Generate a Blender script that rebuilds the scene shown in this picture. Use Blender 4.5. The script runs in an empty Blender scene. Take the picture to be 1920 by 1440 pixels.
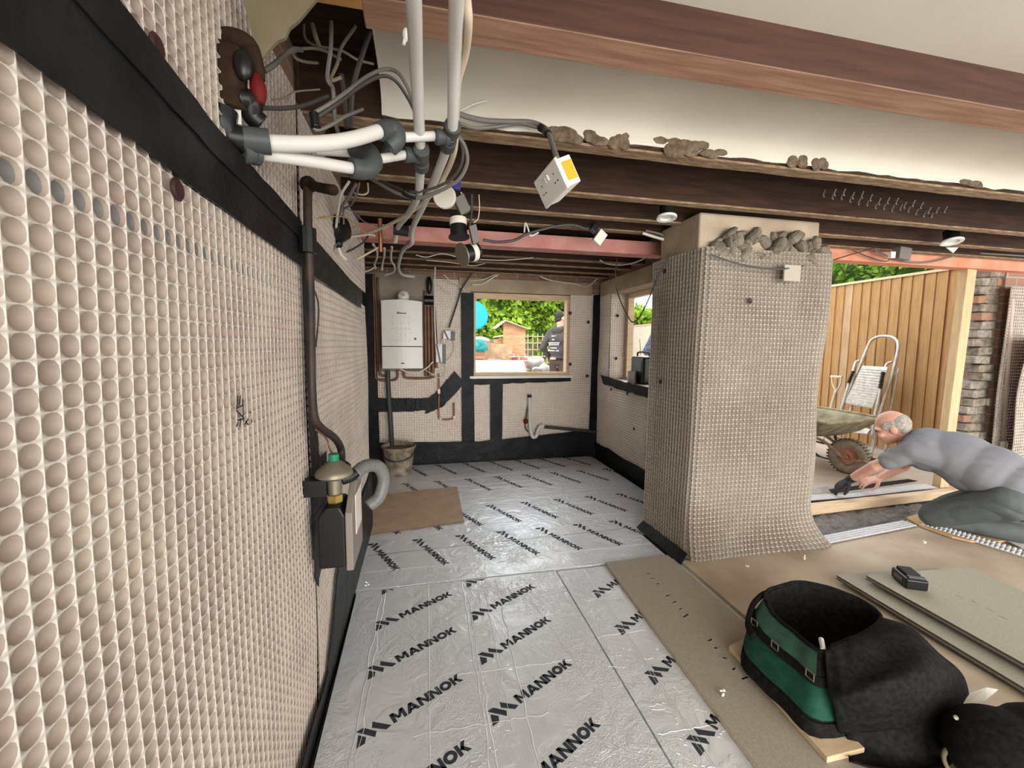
import bpy, bmesh, math, random
import numpy as np
from mathutils import Matrix, Vector, noise
sc = bpy.context.scene
COL = sc.collection
random.seed(7)
rng = np.random.default_rng(11)

# ---------------------------------------------------------------- camera
cam_d = bpy.data.cameras.new('camera')
cam = bpy.data.objects.new('camera', cam_d)
COL.objects.link(cam)
cam_d.sensor_width = 36.0
cam_d.lens = 778.0 / 1920 * 36.0
cam_d.clip_start = 0.02
cam_d.clip_end = 200
cam.matrix_world = Matrix(((0.977536, 0.011830, -0.210438, 0.000000), (-0.210632, 0.091055, -0.973316, 0.000000), (0.007647, 0.995776, 0.091502, 1.250000), (0.000000, 0.000000, 0.000000, 1.000000)))
sc.camera = cam

# ---------------------------------------------------------------- daylight
sc.view_settings.view_transform = 'Standard'
sc.view_settings.look = 'None'
sc.view_settings.gamma = 1
sc.view_settings.use_curve_mapping = False
sc.view_settings.exposure = 1.28
w = bpy.data.worlds.new('overcast_sky')
sc.world = w
w.use_nodes = True
nt = w.node_tree
bg = nt.nodes['Background']
tc = nt.nodes.new('ShaderNodeTexCoord')
sx = nt.nodes.new('ShaderNodeSeparateXYZ')
cr = nt.nodes.new('ShaderNodeValToRGB')
cr.color_ramp.elements[0].position = 0.0
cr.color_ramp.elements[0].color = (0.97, 0.97, 0.97, 1)
cr.color_ramp.elements[1].position = 0.9
cr.color_ramp.elements[1].color = (0.84, 0.91, 1.0, 1)
nt.links.new(tc.outputs['Generated'], sx.inputs[0])
nt.links.new(sx.outputs['Z'], cr.inputs[0])
nt.links.new(cr.outputs[0], bg.inputs['Color'])
bg.inputs['Strength'].default_value = 2.0
sun_d = bpy.data.lights.new('hazy_sun', 'SUN')
sun_d.energy = 2.3
sun_d.angle = math.radians(60)
sun_d.color = (1.0, 0.97, 0.93)
sun = bpy.data.objects.new('hazy_sun', sun_d)
COL.objects.link(sun)
sun.rotation_euler = Vector((0.16, 1.0, -0.07)).to_track_quat('-Z', 'Y').to_euler()

# ---------------------------------------------------------------- helpers
def tag(o, label=None, cat=None, group=None, kind=None):
    if label: o['label'] = label
    if cat: o['category'] = cat
    if group: o['group'] = group
    if kind: o['kind'] = kind
    return o

def thing(name, label, cat, loc=(0, 0, 0), group=None, rz=0):
    o = bpy.data.objects.new(name, None)
    COL.objects.link(o)
    o.empty_display_size = 0.05
    o.matrix_world = Matrix.Translation(loc) @ Matrix.Rotation(rz, 4, 'Z')
    return tag(o, label, cat, group)

def world_of(o):
    return o.matrix_basis if o.parent is None else world_of(o.parent) @ o.matrix_parent_inverse @ o.matrix_basis

def attach(o, parent):
    if parent is not None:
        o.parent = parent
        o.matrix_parent_inverse = world_of(parent).inverted()
    return o

class MB:
    """collects polygons of one mesh in world coordinates"""
    def __init__(s): s.v = []; s.f = []; s.m = []
    def add(s, vs, fs, m=0):
        b = len(s.v)
        s.v += [tuple(v) for v in vs]
        for f in fs:
            s.f.append([b + i for i in f]); s.m.append(m)
        return s
    def box(s, a, b, m=0):
        (x0, y0, z0), (x1, y1, z1) = a, b
        return s.add([(x0,y0,z0),(x1,y0,z0),(x1,y1,z0),(x0,y1,z0),(x0,y0,z1),(x1,y0,z1),(x1,y1,z1),(x0,y1,z1)],
              [(0,3,2,1),(4,5,6,7),(0,1,5,4),(1,2,6,5),(2,3,7,6),(3,0,4,7)], m)
    def obox(s, c, ax, ay, az, m=0):
        """box about centre c with half-axis vectors"""
        c = Vector(c); ax = Vector(ax); ay = Vector(ay); az = Vector(az)
        vs = [c+i*ax+j*ay+k*az for k in (-1,1) for i,j in ((-1,-1),(1,-1),(1,1),(-1,1))]
        return s.add(vs, [(0,3,2,1),(4,5,6,7),(0,1,5,4),(1,2,6,5),(2,3,7,6),(3,0,4,7)], m)
    def bar(s, p, q, w, h, up=(0,0,1), m=0):
        p = Vector(p); q = Vector(q); d = (q-p); L = d.length; d = d.normalized()
        u = Vector(up); r = d.cross(u)
        if r.length < 1e-4: r = d.cross(Vector((1,0,0)))
        r.normalize(); u = r.cross(d).normalized()
        return s.obox((p+q)/2, d*L/2, r*w/2, u*h/2, m)
    def prism(s, poly, ext, m=0):
        """polygon of 3D points pushed along ext"""
        n = len(poly); e = Vector(ext)
        vs = [Vector(p) for p in poly] + [Vector(p)+e for p in poly]
        return s.add(vs, [tuple(range(n))[::-1], tuple(range(n, 2*n))] + [(i,(i+1)%n,n+(i+1)%n,n+i) for i in range(n)], m)
    def sweep(s, pts, r, seg=8, m=0, cap=True, smooth=True, sx=1.0):
        if smooth and len(pts) > 2: pts = spline(pts)
        pts = [Vector(p) for p in pts]
        n = len(pts)
        rr = r if callable(r) else (lambda t: r)
        t0 = (pts[1]-pts[0]).normalized()
        u = t0.orthogonal().normalized()
        vs = []; pt = t0
        for i, p in enumerate(pts):
            t = (pts[min(i+1,n-1)]-pts[max(i-1,0)])
            t = t.normalized() if t.length > 1e-9 else pt
            u = (u - t*u.dot(t))
            u = u.normalized() if u.length > 1e-6 else t.orthogonal().normalized()
            w_ = t.cross(u); pt = t
            R = rr(i/(n-1))
            for k in range(seg):
                a = 2*math.pi*k/seg
                vs.append(p + (u*math.cos(a)*sx + w_*math.sin(a))*R)
        fs = [(i*seg+k, i*seg+(k+1)%seg, (i+1)*seg+(k+1)%seg, (i+1)*seg+k) for i in range(n-1) for k in range(seg)]
        if cap: fs += [tuple(range(seg))[::-1], tuple((n-1)*seg+k for k in range(seg))]
        return s.add(vs, fs, m)
    def lathe(s, prof, c, axis=(0,0,1), seg=20, m=0):
        """prof: (radius, height) pairs along axis from c"""
        a = Vector(axis).normalized(); u = a.orthogonal().normalized(); v = a.cross(u); c = Vector(c)
        vs = []
        for r, h in prof:
            for k in range(seg):
                t = 2*math.pi*k/seg
                vs.append(c + a*h + (u*math.cos(t)+v*math.sin(t))*max(r,1e-5))
        n = len(prof)
        fs = [(i*seg+k, i*seg+(k+1)%seg, (i+1)*seg+(k+1)%seg, (i+1)*seg+k) for i in range(n-1) for k in range(seg)]
        fs += [tuple(range(seg))[::-1], tuple((n-1)*seg+k for k in range(seg))]
        return s.add(vs, fs, m)
    def strip(s, A, B, n, t=0.002, m=0):
        """ribbon between two point rows, thickness t along n"""
        n = Vector(n)*t; k = len(A)
        A = [Vector(a) for a in A]; B = [Vector(b) for b in B]
        vs = A + B + [a+n for a in A] + [b+n for b in B]
        fs = []
        for i in range(k-1):
            fs += [(i,i+1,k+i+1,k+i), (2*k+i,3*k+i,3*k+i+1,2*k+i+1), (i,2*k+i,2*k+i+1,i+1), (k+i,k+i+1,3*k+i+1,3*k+i)]
        fs += [(0,k,3*k,2*k), (k-1,3*k-1,4*k-1,2*k-1)]
        return s.add(vs, fs, m)
    def ball(s, c, r, seg=12, m=0, rot=None):
        rx, ry, rz = (r, r, r) if not hasattr(r, '__len__') else r
        vs = []; c = Vector(c); nr = max(6, seg//2+2)
        for i in range(nr+1):
            ph = math.pi*i/nr
            for k in range(seg):
                th = 2*math.pi*k/seg
                p = Vector((rx*math.sin(ph)*math.cos(th), ry*math.sin(ph)*math.sin(th), rz*math.cos(ph)))
                if rot is not None: p = rot @ p
                vs.append(c+p)
        fs = [(i*seg+k, (i+1)*seg+k, (i+1)*seg+(k+1)%seg, i*seg+(k+1)%seg) for i in range(nr) for k in range(seg)]
        return s.add(vs, fs, m)
    def build(s, name, mats, parent=None, smooth=False, bevel=0, bseg=2, sub=0, auto=None):
        me = bpy.data.meshes.new(name)
        me.from_pydata(s.v, [], s.f)
        if not isinstance(mats, (list, tuple)): mats = [mats]
        for m in mats: me.materials.append(m)
        me.polygons.foreach_set('material_index', s.m)
        bm = bmesh.new(); bm.from_mesh(me)
        bmesh.ops.recalc_face_normals(bm, faces=bm.faces)
        bm.to_mesh(me); bm.free()
        if smooth: me.shade_smooth()
        if auto: me.set_sharp_from_angle(angle=math.radians(auto))
        o = bpy.data.objects.new(name, me)
        COL.objects.link(o)
        if bevel:
            b = o.modifiers.new('bevel', 'BEVEL'); b.width = bevel; b.segments = bseg; b.limit_method = 'ANGLE'
        if sub:
            q = o.modifiers.new('subdivision', 'SUBSURF'); q.levels = sub; q.render_levels = sub
        return attach(o, parent)

def spline(pts, k=6):
    P_ = [Vector(p) for p in pts]
    P_ = [2*P_[0]-P_[1]] + P_ + [2*P_[-1]-P_[-2]]
    out = []
    for i in range(1, len(P_)-2):
        a, b, c, d = P_[i-1:i+3]
        for j in range(k):
            t = j/k
            out.append(0.5*((2*b) + (c-a)*t + (2*a-5*b+4*c-d)*t*t + (3*b-a-3*c+d)*t**3))
    out.append(P_[-2])
    return out

def mat(name, col, rough=0.6, metal=0.0, col2=None, scale=8.0, stretch=(1,1,1), detail=4.0, lo=0.35, hi=0.65,
        bump=0.0, bscale=None, bdist=0.01, spec=0.3, trans=0.0, coat=0.0, mixfac=None):
    m = bpy.data.materials.new(name); m.use_nodes = True
    n = m.node_tree; p = n.nodes['Principled BSDF']; L = n.links.new
    p.inputs['Base Color'].default_value = (*col, 1)
    p.inputs['Roughness'].default_value = rough
    p.inputs['Metallic'].default_value = metal
    p.inputs['Specular IOR Level'].default_value = spec
    if coat: p.inputs['Coat Weight'].default_value = coat
    if col2 is not None or bump:
        tcn = n.nodes.new('ShaderNodeTexCoord'); mp = n.nodes.new('ShaderNodeMapping')
        mp.inputs['Scale'].default_value = stretch
        L(tcn.outputs['Object'], mp.inputs['Vector'])
    if col2 is not None:
        nz = n.nodes.new('ShaderNodeTexNoise'); nz.inputs['Scale'].default_value = scale; nz.inputs['Detail'].default_value = detail
        L(mp.outputs[0], nz.inputs['Vector'])
        r = n.nodes.new('ShaderNodeValToRGB')
        r.color_ramp.elements[0].position = lo; r.color_ramp.elements[1].position = hi
        r.color_ramp.elements[0].color = (*col, 1); r.color_ramp.elements[1].color = (*col2, 1)
        L(nz.outputs['Fac'], r.inputs[0]); L(r.outputs[0], p.inputs['Base Color'])
    if bump:
        nb = n.nodes.new('ShaderNodeTexNoise'); nb.inputs['Scale'].default_value = bscale or scale; nb.inputs['Detail'].default_value = 5
        L(mp.outputs[0], nb.inputs['Vector'])
        b = n.nodes.new('ShaderNodeBump'); b.inputs['Strength'].default_value = bump; b.inputs['Distance'].default_value = bdist
        L(nb.outputs['Fac'], b.inputs['Height']); L(b.outputs[0], p.inputs['Normal'])
    if trans:
        t = n.nodes.new('ShaderNodeBsdfTranslucent'); t.inputs['Color'].default_value = (*(min(1, c*1.1) for c in col), 1)
        mx = n.nodes.new('ShaderNodeMixShader'); mx.inputs[0].default_value = trans
        out = n.nodes['Material Output']
        L(p.outputs[0], mx.inputs[1]); L(t.outputs[0], mx.inputs[2]); L(mx.outputs[0], out.inputs['Surface'])
    return m

# ---------------------------------------------------------------- materials
M = {}
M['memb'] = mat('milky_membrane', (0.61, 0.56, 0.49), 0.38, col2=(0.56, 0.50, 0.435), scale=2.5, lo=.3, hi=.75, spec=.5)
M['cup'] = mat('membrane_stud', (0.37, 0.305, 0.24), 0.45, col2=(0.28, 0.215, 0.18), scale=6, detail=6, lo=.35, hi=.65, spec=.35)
M['membl'] = mat('milky_membrane_brightened', (0.78, 0.71, 0.63), 0.4, col2=(0.72, 0.64, 0.55), scale=2)  # membrane and studs lightened in colour to stand in for light on far walls
M['cupl'] = mat('membrane_stud_brightened', (0.68, 0.59, 0.50), 0.45, col2=(0.58, 0.485, 0.41), scale=3, detail=6, lo=.35, hi=.65, spec=.35)
M['cupd'] = mat('membrane_stud_dark', (0.13, 0.125, 0.12), 0.45, col2=(0.2, 0.19, 0.18), scale=8)
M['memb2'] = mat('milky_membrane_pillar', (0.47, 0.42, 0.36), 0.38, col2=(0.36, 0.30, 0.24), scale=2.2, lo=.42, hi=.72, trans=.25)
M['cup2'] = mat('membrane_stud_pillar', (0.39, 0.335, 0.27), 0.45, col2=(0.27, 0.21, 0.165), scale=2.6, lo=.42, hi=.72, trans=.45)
M['tape'] = mat('black_butyl_tape', (0.006, 0.006, 0.007), 0.45, col2=(0.014, 0.014, 0.015), scale=6, bump=.5, bscale=9, bdist=.02, spec=.13)
M['print'] = mat('print_ink', (0.035, 0.04, 0.05), 0.5)
M['chip'] = mat('chipboard', (0.35, 0.305, 0.24), 0.7, col2=(0.28, 0.24, 0.185), scale=160, detail=3, lo=.3, hi=.7, bump=.15, bscale=200, bdist=.002)
M['chipdust'] = mat('dusty_chipboard', (0.45, 0.37, 0.275), 0.75, col2=(0.33, 0.255, 0.18), scale=3.2, detail=8, lo=.35, hi=.7)
M['chipedge'] = mat('chipboard_edge', (0.34, 0.27, 0.20), 0.85, col2=(0.5, 0.4, 0.3), scale=220, bump=.4, bscale=200, bdist=.003)
M['caber'] = mat('green_grey_chipboard', (0.33, 0.315, 0.245), 0.65, col2=(0.28, 0.26, 0.20), scale=120, detail=3, lo=.3, hi=.7)
M['plaster'] = mat('ceiling_plaster', (0.62, 0.57, 0.48), 0.8, col2=(0.56, 0.51, 0.42), scale=2.5, lo=.3, hi=.7, bump=.08, bscale=60, bdist=.003)
M['rawplaster'] = mat('broken_plaster', (0.10, 0.068, 0.04), 0.95, col2=(0.18, 0.135, 0.09), scale=45, bump=.8, bscale=60, bdist=.02)
M['oldwood'] = mat('old_joist_wood', (0.024, 0.010, 0.005), 0.8, col2=(0.05, 0.022, 0.010), scale=5, stretch=(1, 12, 12), bump=.2, bscale=20)
M['oldedge'] = mat('lath_marked_joist_edge', (0.19, 0.115, 0.06), 0.9, col2=(0.34, 0.25, 0.16), scale=16, stretch=(1, 4, 4), lo=.4, hi=.7, bump=.5, bscale=40)
M['beam'] = mat('red_brown_beam', (0.042, 0.016, 0.010), 0.7, col2=(0.065, 0.026, 0.016), scale=4, stretch=(1, 14, 14), bump=.1, bscale=20)
M['beamlow'] = mat('pale_beam_underside', (0.40, 0.235, 0.155), 0.7, col2=(0.27, 0.145, 0.09), scale=5, stretch=(1, 14, 14), detail=6)  # underside coloured lighter than the other beam faces
M['orange'] = mat('orange_timber', (0.42, 0.21, 0.07), 0.6, col2=(0.30, 0.14, 0.05), scale=5, stretch=(1, 10, 10))
M['steel'] = mat('red_oxide_steel', (0.42, 0.16, 0.13), 0.6, col2=(0.5, 0.23, 0.19), scale=9)
M['steelo'] = mat('orange_primer_steel', (0.55, 0.19, 0.10), 0.6, col2=(0.62, 0.30, 0.2), scale=5)
M['pine'] = mat('fresh_pine', (0.55, 0.40, 0.23), 0.6, col2=(0.48, 0.33, 0.17), scale=6, stretch=(8, 8, 1))
M['pineh'] = mat('pale_pine', (0.60, 0.46, 0.30), 0.6, col2=(0.52, 0.37, 0.22), scale=6, stretch=(1, 8, 8))
M['fence'] = mat('fence_board', (0.31, 0.165, 0.058), 0.7, col2=(0.38, 0.22, 0.09), scale=5, stretch=(9, 9, .8), detail=6, bump=.1, bscale=20)
M['fence2'] = mat('fence_board_weathered', (0.42, 0.29, 0.165), 0.75, col2=(0.34, 0.21, 0.10), scale=5, stretch=(9, 9, .8), detail=6)
M['concrete'] = mat('lintel_concrete', (0.40, 0.32, 0.23), 0.9, col2=(0.30, 0.23, 0.155), scale=5, bump=.3, bscale=50)
M['patio'] = mat('patio_slabs', (0.46, 0.38, 0.29), 0.85, col2=(0.38, 0.30, 0.225), scale=2.5, bump=.2, bscale=40)
M['slab'] = mat('bare_slab', (0.10, 0.09, 0.085), 0.9, col2=(0.06, 0.055, 0.05), scale=4)
M['whitepl'] = mat('white_pipe_plastic', (0.56, 0.54, 0.49), 0.35)
M['greypl'] = mat('grey_push_fitting', (0.055, 0.06, 0.06), 0.45)
M['blackpl'] = mat('black_plastic', (0.006, 0.006, 0.006), 0.35, spec=.35)
M['blackrub'] = mat('black_rubber', (0.02, 0.02, 0.02), 0.7)
M['cabgrey'] = mat('grey_cable', (0.15, 0.135, 0.115), 0.5)
M['cabwhite'] = mat('white_cable', (0.62, 0.58, 0.49), 0.5)
M['cabbuff'] = mat('buff_conduit', (0.60, 0.50, 0.36), 0.5)
M['cabvoid'] = mat('void_cable', (0.20, 0.165, 0.12), 0.6)  # cables in the ceiling void, darker than the white and buff ones
M['cabdark'] = mat('dark_cable', (0.05, 0.045, 0.04), 0.5)
M['copper'] = mat('dull_copper', (0.40, 0.16, 0.075), 0.45, metal=.7, col2=(0.22, 0.10, 0.06), scale=12)
M['copperold'] = mat('tarnished_copper', (0.14, 0.07, 0.045), 0.5, metal=.4, col2=(0.20, 0.10, 0.06), scale=9)
M['white'] = mat('white_enamel', (0.66, 0.64, 0.58), 0.3)
M['offwhite'] = mat('off_white_plastic', (0.74, 0.70, 0.60), 0.4)
M['brick'] = None

def brickmat(name, c1, c2, mortar, scale=4.0, axes='XZ'):
    m = bpy.data.materials.new(name); m.use_nodes = True
    n = m.node_tree; p = n.nodes['Principled BSDF']; L = n.links.new
    tcn = n.nodes.new('ShaderNodeTexCoord'); s_ = n.nodes.new('ShaderNodeSeparateXYZ'); c_ = n.nodes.new('ShaderNodeCombineXYZ')
    L(tcn.outputs['Object'], s_.inputs[0]); L(s_.outputs[axes[0]], c_.inputs[0]); L(s_.outputs[axes[1]], c_.inputs[1])
    b = n.nodes.new('ShaderNodeTexBrick')
    b.inputs['Color1'].default_value = (*c1, 1); b.inputs['Color2'].default_value = (*c2, 1); b.inputs['Mortar'].default_value = (*mortar, 1)
    b.inputs['Scale'].default_value = scale; b.inputs['Brick Width'].default_value = .9; b.inputs['Row Height'].default_value = .3
    b.inputs['Mortar Size'].default_value = .03
    L(c_.outputs[0], b.inputs['Vector']); L(b.outputs['Color'], p.inputs['Base Color'])
    bp = n.nodes.new('ShaderNodeBump'); bp.inputs['Strength'].default_value = .6; bp.inputs['Distance'].default_value = .01; bp.invert = True
    L(b.outputs['Fac'], bp.inputs['Height']); L(bp.outputs[0], p.inputs['Normal'])
    p.inputs['Roughness'].default_value = .9
    return m
M['brick'] = brickmat('old_brick', (0.30, 0.16, 0.10), (0.22, 0.13, 0.09), (0.30, 0.26, 0.2))
M['brickn'] = brickmat('red_house_brick', (0.50, 0.16, 0.10), (0.42, 0.12, 0.08), (0.66, 0.58, 0.5))

def foilmat():
    m = bpy.data.materials.new('foil_facing'); m.use_nodes = True
    n = m.node_tree; p = n.nodes['Principled BSDF']; L = n.links.new
    p.inputs['Base Color'].default_value = (0.82, 0.84, 0.85, 1)
    p.inputs['Metallic'].default_value = .4; p.inputs['Roughness'].default_value = .33
    tcn = n.nodes.new('ShaderNodeTexCoord')
    a = n.nodes.new('ShaderNodeTexNoise'); a.inputs['Scale'].default_value = 9; a.inputs['Detail'].default_value = 7; a.inputs['Distortion'].default_value = 1.2
    v = n.nodes.new('ShaderNodeTexNoise'); v.inputs['Scale'].default_value = 26; v.inputs['Detail'].default_value = 3; v.inputs['Distortion'].default_value = 2.0
    msk = n.nodes.new('ShaderNodeTexNoise'); msk.inputs['Scale'].default_value = 2.2; msk.inputs['Detail'].default_value = 2
    for q in (a, v, msk): L(tcn.outputs['Object'], q.inputs['Vector'])
    rg = n.nodes.new('ShaderNodeMath'); rg.operation = 'SUBTRACT'; rg.inputs[1].default_value = .5; L(v.outputs['Fac'], rg.inputs[0])
    ab = n.nodes.new('ShaderNodeMath'); ab.operation = 'ABSOLUTE'; L(rg.outputs[0], ab.inputs[0])
    sm = n.nodes.new('ShaderNodeMapRange'); sm.inputs['From Min'].default_value = 0; sm.inputs['From Max'].default_value = .06; sm.inputs['To Min'].default_value = 1; sm.inputs['To Max'].default_value = 0
    L(ab.outputs[0], sm.inputs['Value'])
    mk = n.nodes.new('ShaderNodeMapRange'); mk.inputs['From Min'].default_value = .42; mk.inputs['From Max'].default_value = .62
    L(msk.outputs['Fac'], mk.inputs['Value'])
    mu = n.nodes.new('ShaderNodeMath'); mu.operation = 'MULTIPLY'; L(sm.outputs[0], mu.inputs[0]); L(mk.outputs[0], mu.inputs[1])
    b1 = n.nodes.new('ShaderNodeBump'); b1.inputs['Strength'].default_value = .7; b1.inputs['Distance'].default_value = .012
    b2 = n.nodes.new('ShaderNodeBump'); b2.inputs['Strength'].default_value = .6; b2.inputs['Distance'].default_value = .0025
    L(a.outputs['Fac'], b1.inputs['Height']); L(mu.outputs[0], b2.inputs['Height']); L(b1.outputs[0], b2.inputs['Normal']); L(b2.outputs[0], p.inputs['Normal'])
    return m
M['foil'] = foilmat()
M['crease'] = mat('foil_crease', (0.80, 0.81, 0.82), .35, metal=.5)
M['slit'] = mat('dark_slit', (0.03, 0.03, 0.03), .8)

# ---------------------------------------------------------------- structure
def struct(name, mb, mats, **k):
    return tag(mb.build(name, mats, **k), kind='structure')

struct('floor', MB().box((-0.8, -2.2, -.2), (6.2, 4.7, -.052)), M['slab'])
struct('wall_left', MB().box((-.62, -.6, -.06), (-.388, 2.9, 2.2)).box((-.85, 2.9, -.06), (-.575, 4.7, 2.2)), M['brick'])
BW = MB()
for a, b in (((-.575,4.445,-.06),(.50,4.68,2.2)), ((.50,4.445,-.06),(1.63,4.68,.88)), ((.50,4.445,1.95),(1.63,4.68,2.2)), ((1.63,4.445,-.06),(2.2,4.68,2.2))):
    BW.box(a, b)
struct('wall_back', BW, M['brick'])
RW = MB()
for a, b in (((1.975,4.12,-.06),(2.2,4.43,2.2)), ((1.975,2.5,-.06),(2.2,4.12,.88)), ((1.975,2.5,1.95),(2.2,4.12,2.2)), ((1.975,2.5,.88),(2.2,3.0,1.95))):
    RW.box(a, b)
struct('wall_right', RW, M['brick'])
struct('wall_unseen_front', MB().box((-.85, -2.2, -.06), (-.55, -1.9, 2.2)).box((-.55, -2.2, 2.08), (6.2, -1.9, 2.2)), M['brick'])  # unseen wall behind the camera, added and left open to shape the light
struct('wall_unseen_sky_block', MB().box((-.85, -2.2, 2.26), (6.2, 2.9, 3.0)).box((-.85, 2.9, 2.26), (2.2, 4.68, 2.6)), M['brick'])  # unseen block above the rooms, added to cut sky light on fence and patio
struct('wall_right_pillar', MB().box((1.52, 2.11, -.06), (2.33, 2.5, 2.0)), M['concrete'], bevel=.01)
struct('wall_right_pier', MB().box((4.93, 2.67, -.06), (6.2, 2.95, 2.2)), M['brick'])
# floor boards of the storey above, over the joists
struct('ceiling', MB().box((-.62, -2.2, 2.19), (6.2, 2.75, 2.25)).box((-.62, 2.75, 2.19), (2.2, 4.7, 2.25)), M['oldwood'])
CP = MB()
# plaster ceiling with a soft fold down over the first joist
prof = [(-2.2, 2.085), (1.30, 2.085), (1.40, 2.08), (1.455, 2.062), (1.48, 2.035), (1.488, 1.99)]
prof = [prof[0]] + [tuple(q)[:2] for q in spline([(a, b, 0) for a, b in prof[1:]], 5)]
nx = 120
xs = [-.12 + 6.3*i/nx for i in range(nx+1)]
A = []
for i, x in enumerate(xs):
    for j, (y, z) in enumerate(prof):
        if j == len(prof)-1: z += .006 + .012*noise.noise((x*9, 0, 0)) + .02*max(0, noise.noise((x*3.1+4, 1, 0)))
        A.append((x, y + .006*noise.noise((x*2, z, 3)), z))
k = len(prof)
CP.add(A, [(i*k+j, (i+1)*k+j, (i+1)*k+j+1, i*k+j+1) for i in range(nx) for j in range(k-1)])
CP.add([(a[0], a[1]+.014, a[2]+.0) for a in A[k-1::k]] + [a for a in A[k-1::k]], [(i, i+1, nx+2+i, nx+1+i) for i in range(nx)], 1)
CP.box((-.62, -2.2, 2.085), (-.121, .93, 2.10))
struct('ceiling_plaster', CP, [M['plaster'], M['rawplaster']], smooth=True, auto=50)

# ---------------------------------------------------------------- studded membrane
def membrane(name, fn, us, vs, mats, pitch=.0262, depth=.0055, seg=12, skip=None, r0=.482, r1=.44, dark=None):
    """sheet of recessed studs on the surface fn(u, v, n) -> xyz arrays; n is the height above the sheet"""
    nu = max(1, round((us[1]-us[0])/pitch)); nv = max(1, round((vs[1]-vs[0])/pitch))
    pu = (us[1]-us[0])/nu; pv = (vs[1]-vs[0])/nv
    I, J = np.meshgrid(np.arange(nu), np.arange(nv), indexing='ij')
    I = I.ravel(); J = J.ravel()
    uc = us[0]+(I+.5)*pu; vc = vs[0]+(J+.5)*pv
    keep = np.ones(len(I), bool)
    if skip is not None: keep = ~skip(uc, vc)
    I, J, uc, vc = I[keep], J[keep], uc[keep], vc[keep]
    nc = len(I)
    gu, gv = np.meshgrid(np.arange(nu+1), np.arange(nv+1), indexing='ij')
    GU = us[0]+gu.ravel()*pu; GV = vs[0]+gv.ravel()*pv
    ang = 2*np.pi*np.arange(seg)/seg
    q = np.abs(np.cos(ang))**4+np.abs(np.sin(ang))**4
    rad = q**(-.09)
    cu, su = np.cos(ang)*rad, np.sin(ang)*rad
    jit = rng.uniform(.95, 1.05, nc)
    RU = uc[:,None]+cu*r0*pu*jit[:,None]; RV = vc[:,None]+su*r0*pv*jit[:,None]
    SU = uc[:,None]+cu*r1*pu*jit[:,None]; SV = vc[:,None]+su*r1*pv*jit[:,None]
    U = np.concatenate([GU, RU.ravel(), SU.ravel()]); V = np.concatenate([GV, RV.ravel(), SV.ravel()])
    N = np.concatenate([np.zeros(len(GU)), np.zeros(nc*seg)-.0006, np.full(nc*seg, -depth)])
    X = np.stack(fn(U, V, N), 1)
    g = lambda i, j: i*(nv+1)+j
    ng = len(GU)
    R = ng+np.arange(nc)[:,None]*seg+np.arange(seg)[None,:]
    S = R+nc*seg
    c00, c10, c11, c01 = g(I,J), g(I+1,J), g(I+1,J+1), g(I,J+1)
    loops = []; counts = []; mi = []
    def add(*cols, m=0):
        a = np.stack(cols, 1); loops.append(a); counts.append(a.shape[1]); mi.append(m)
    h = seg//4
    corners = [(c10, c11, 0), (c11, c01, h), (c01, c00, 2*h), (c00, c10, 3*h)]
    for a, b, s0 in corners:
        add(a, b, R[:,(s0+1)%seg], R[:,s0%seg], R[:,(s0-1)%seg])
        add(b, R[:,(s0+2)%seg], R[:,(s0+1)%seg])
    for k_ in range(seg):
        k2 = (k_+1)%seg
        add(R[:,k_], R[:,k2], S[:,k2], S[:,k_], m=1)
    add(*[S[:,k_] for k_ in range(seg)], m=1)
    if dark is not None: mi[-1] = np.where(dark(uc, vc), 2, 1)
    tot = np.concatenate([np.full(nc, c) for c in counts]); mats_i = np.concatenate([np.broadcast_to(m, nc) for m in mi])
    flat = np.concatenate([a.ravel() for a in loops])
    me = bpy.data.meshes.new(name)
    me.vertices.add(len(X)); me.vertices.foreach_set('co', X.astype(np.float32).ravel())
    me.loops.add(len(flat)); me.loops.foreach_set('vertex_index', flat.astype(np.int32))
    me.polygons.add(len(tot)); st = np.concatenate([[0], np.cumsum(tot)[:-1]])
    me.polygons.foreach_set('loop_start', st.astype(np.int32)); me.polygons.foreach_set('loop_total', tot.astype(np.int32))
    me.polygons.foreach_set('material_index', mats_i.astype(np.int32))
    me.update(calc_edges=True); me.validate()
    for m in mats: me.materials.append(m)
    me.shade_smooth()
    o = bpy.data.objects.new(name, me); COL.objects.link(o)
    return o

def wob(u, v, a=.004, f=2.0, s=0.0):
    return a*(np.sin(u*f*2.1+v*f*1.3+s)+np.sin(u*f*.7-v*f*2.4+1.7+s)+.6*np.sin(u*f*4.3+v*f*3.1+s))

MM = [M['memb'], M['cup']]; MM2 = [M['membl'], M['cupl']]
left = lambda s, a=.003: (lambda u, v, n: (-.36+wob(u, v, a, 2.0, s)+n, u, v))
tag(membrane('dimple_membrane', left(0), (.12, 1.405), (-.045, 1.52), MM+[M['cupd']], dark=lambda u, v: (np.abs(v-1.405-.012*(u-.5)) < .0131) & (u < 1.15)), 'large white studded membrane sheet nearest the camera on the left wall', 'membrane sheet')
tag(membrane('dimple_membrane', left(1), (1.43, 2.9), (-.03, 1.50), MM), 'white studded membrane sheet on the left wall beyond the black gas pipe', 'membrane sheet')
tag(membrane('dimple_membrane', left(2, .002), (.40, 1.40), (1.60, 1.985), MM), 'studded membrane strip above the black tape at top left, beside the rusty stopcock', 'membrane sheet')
tag(membrane('dimple_membrane', left(3, .002), (1.42, 2.88), (1.585, 1.97), MM), 'narrow studded membrane strip above the black tape, below the loose cable bundle', 'membrane sheet')

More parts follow.
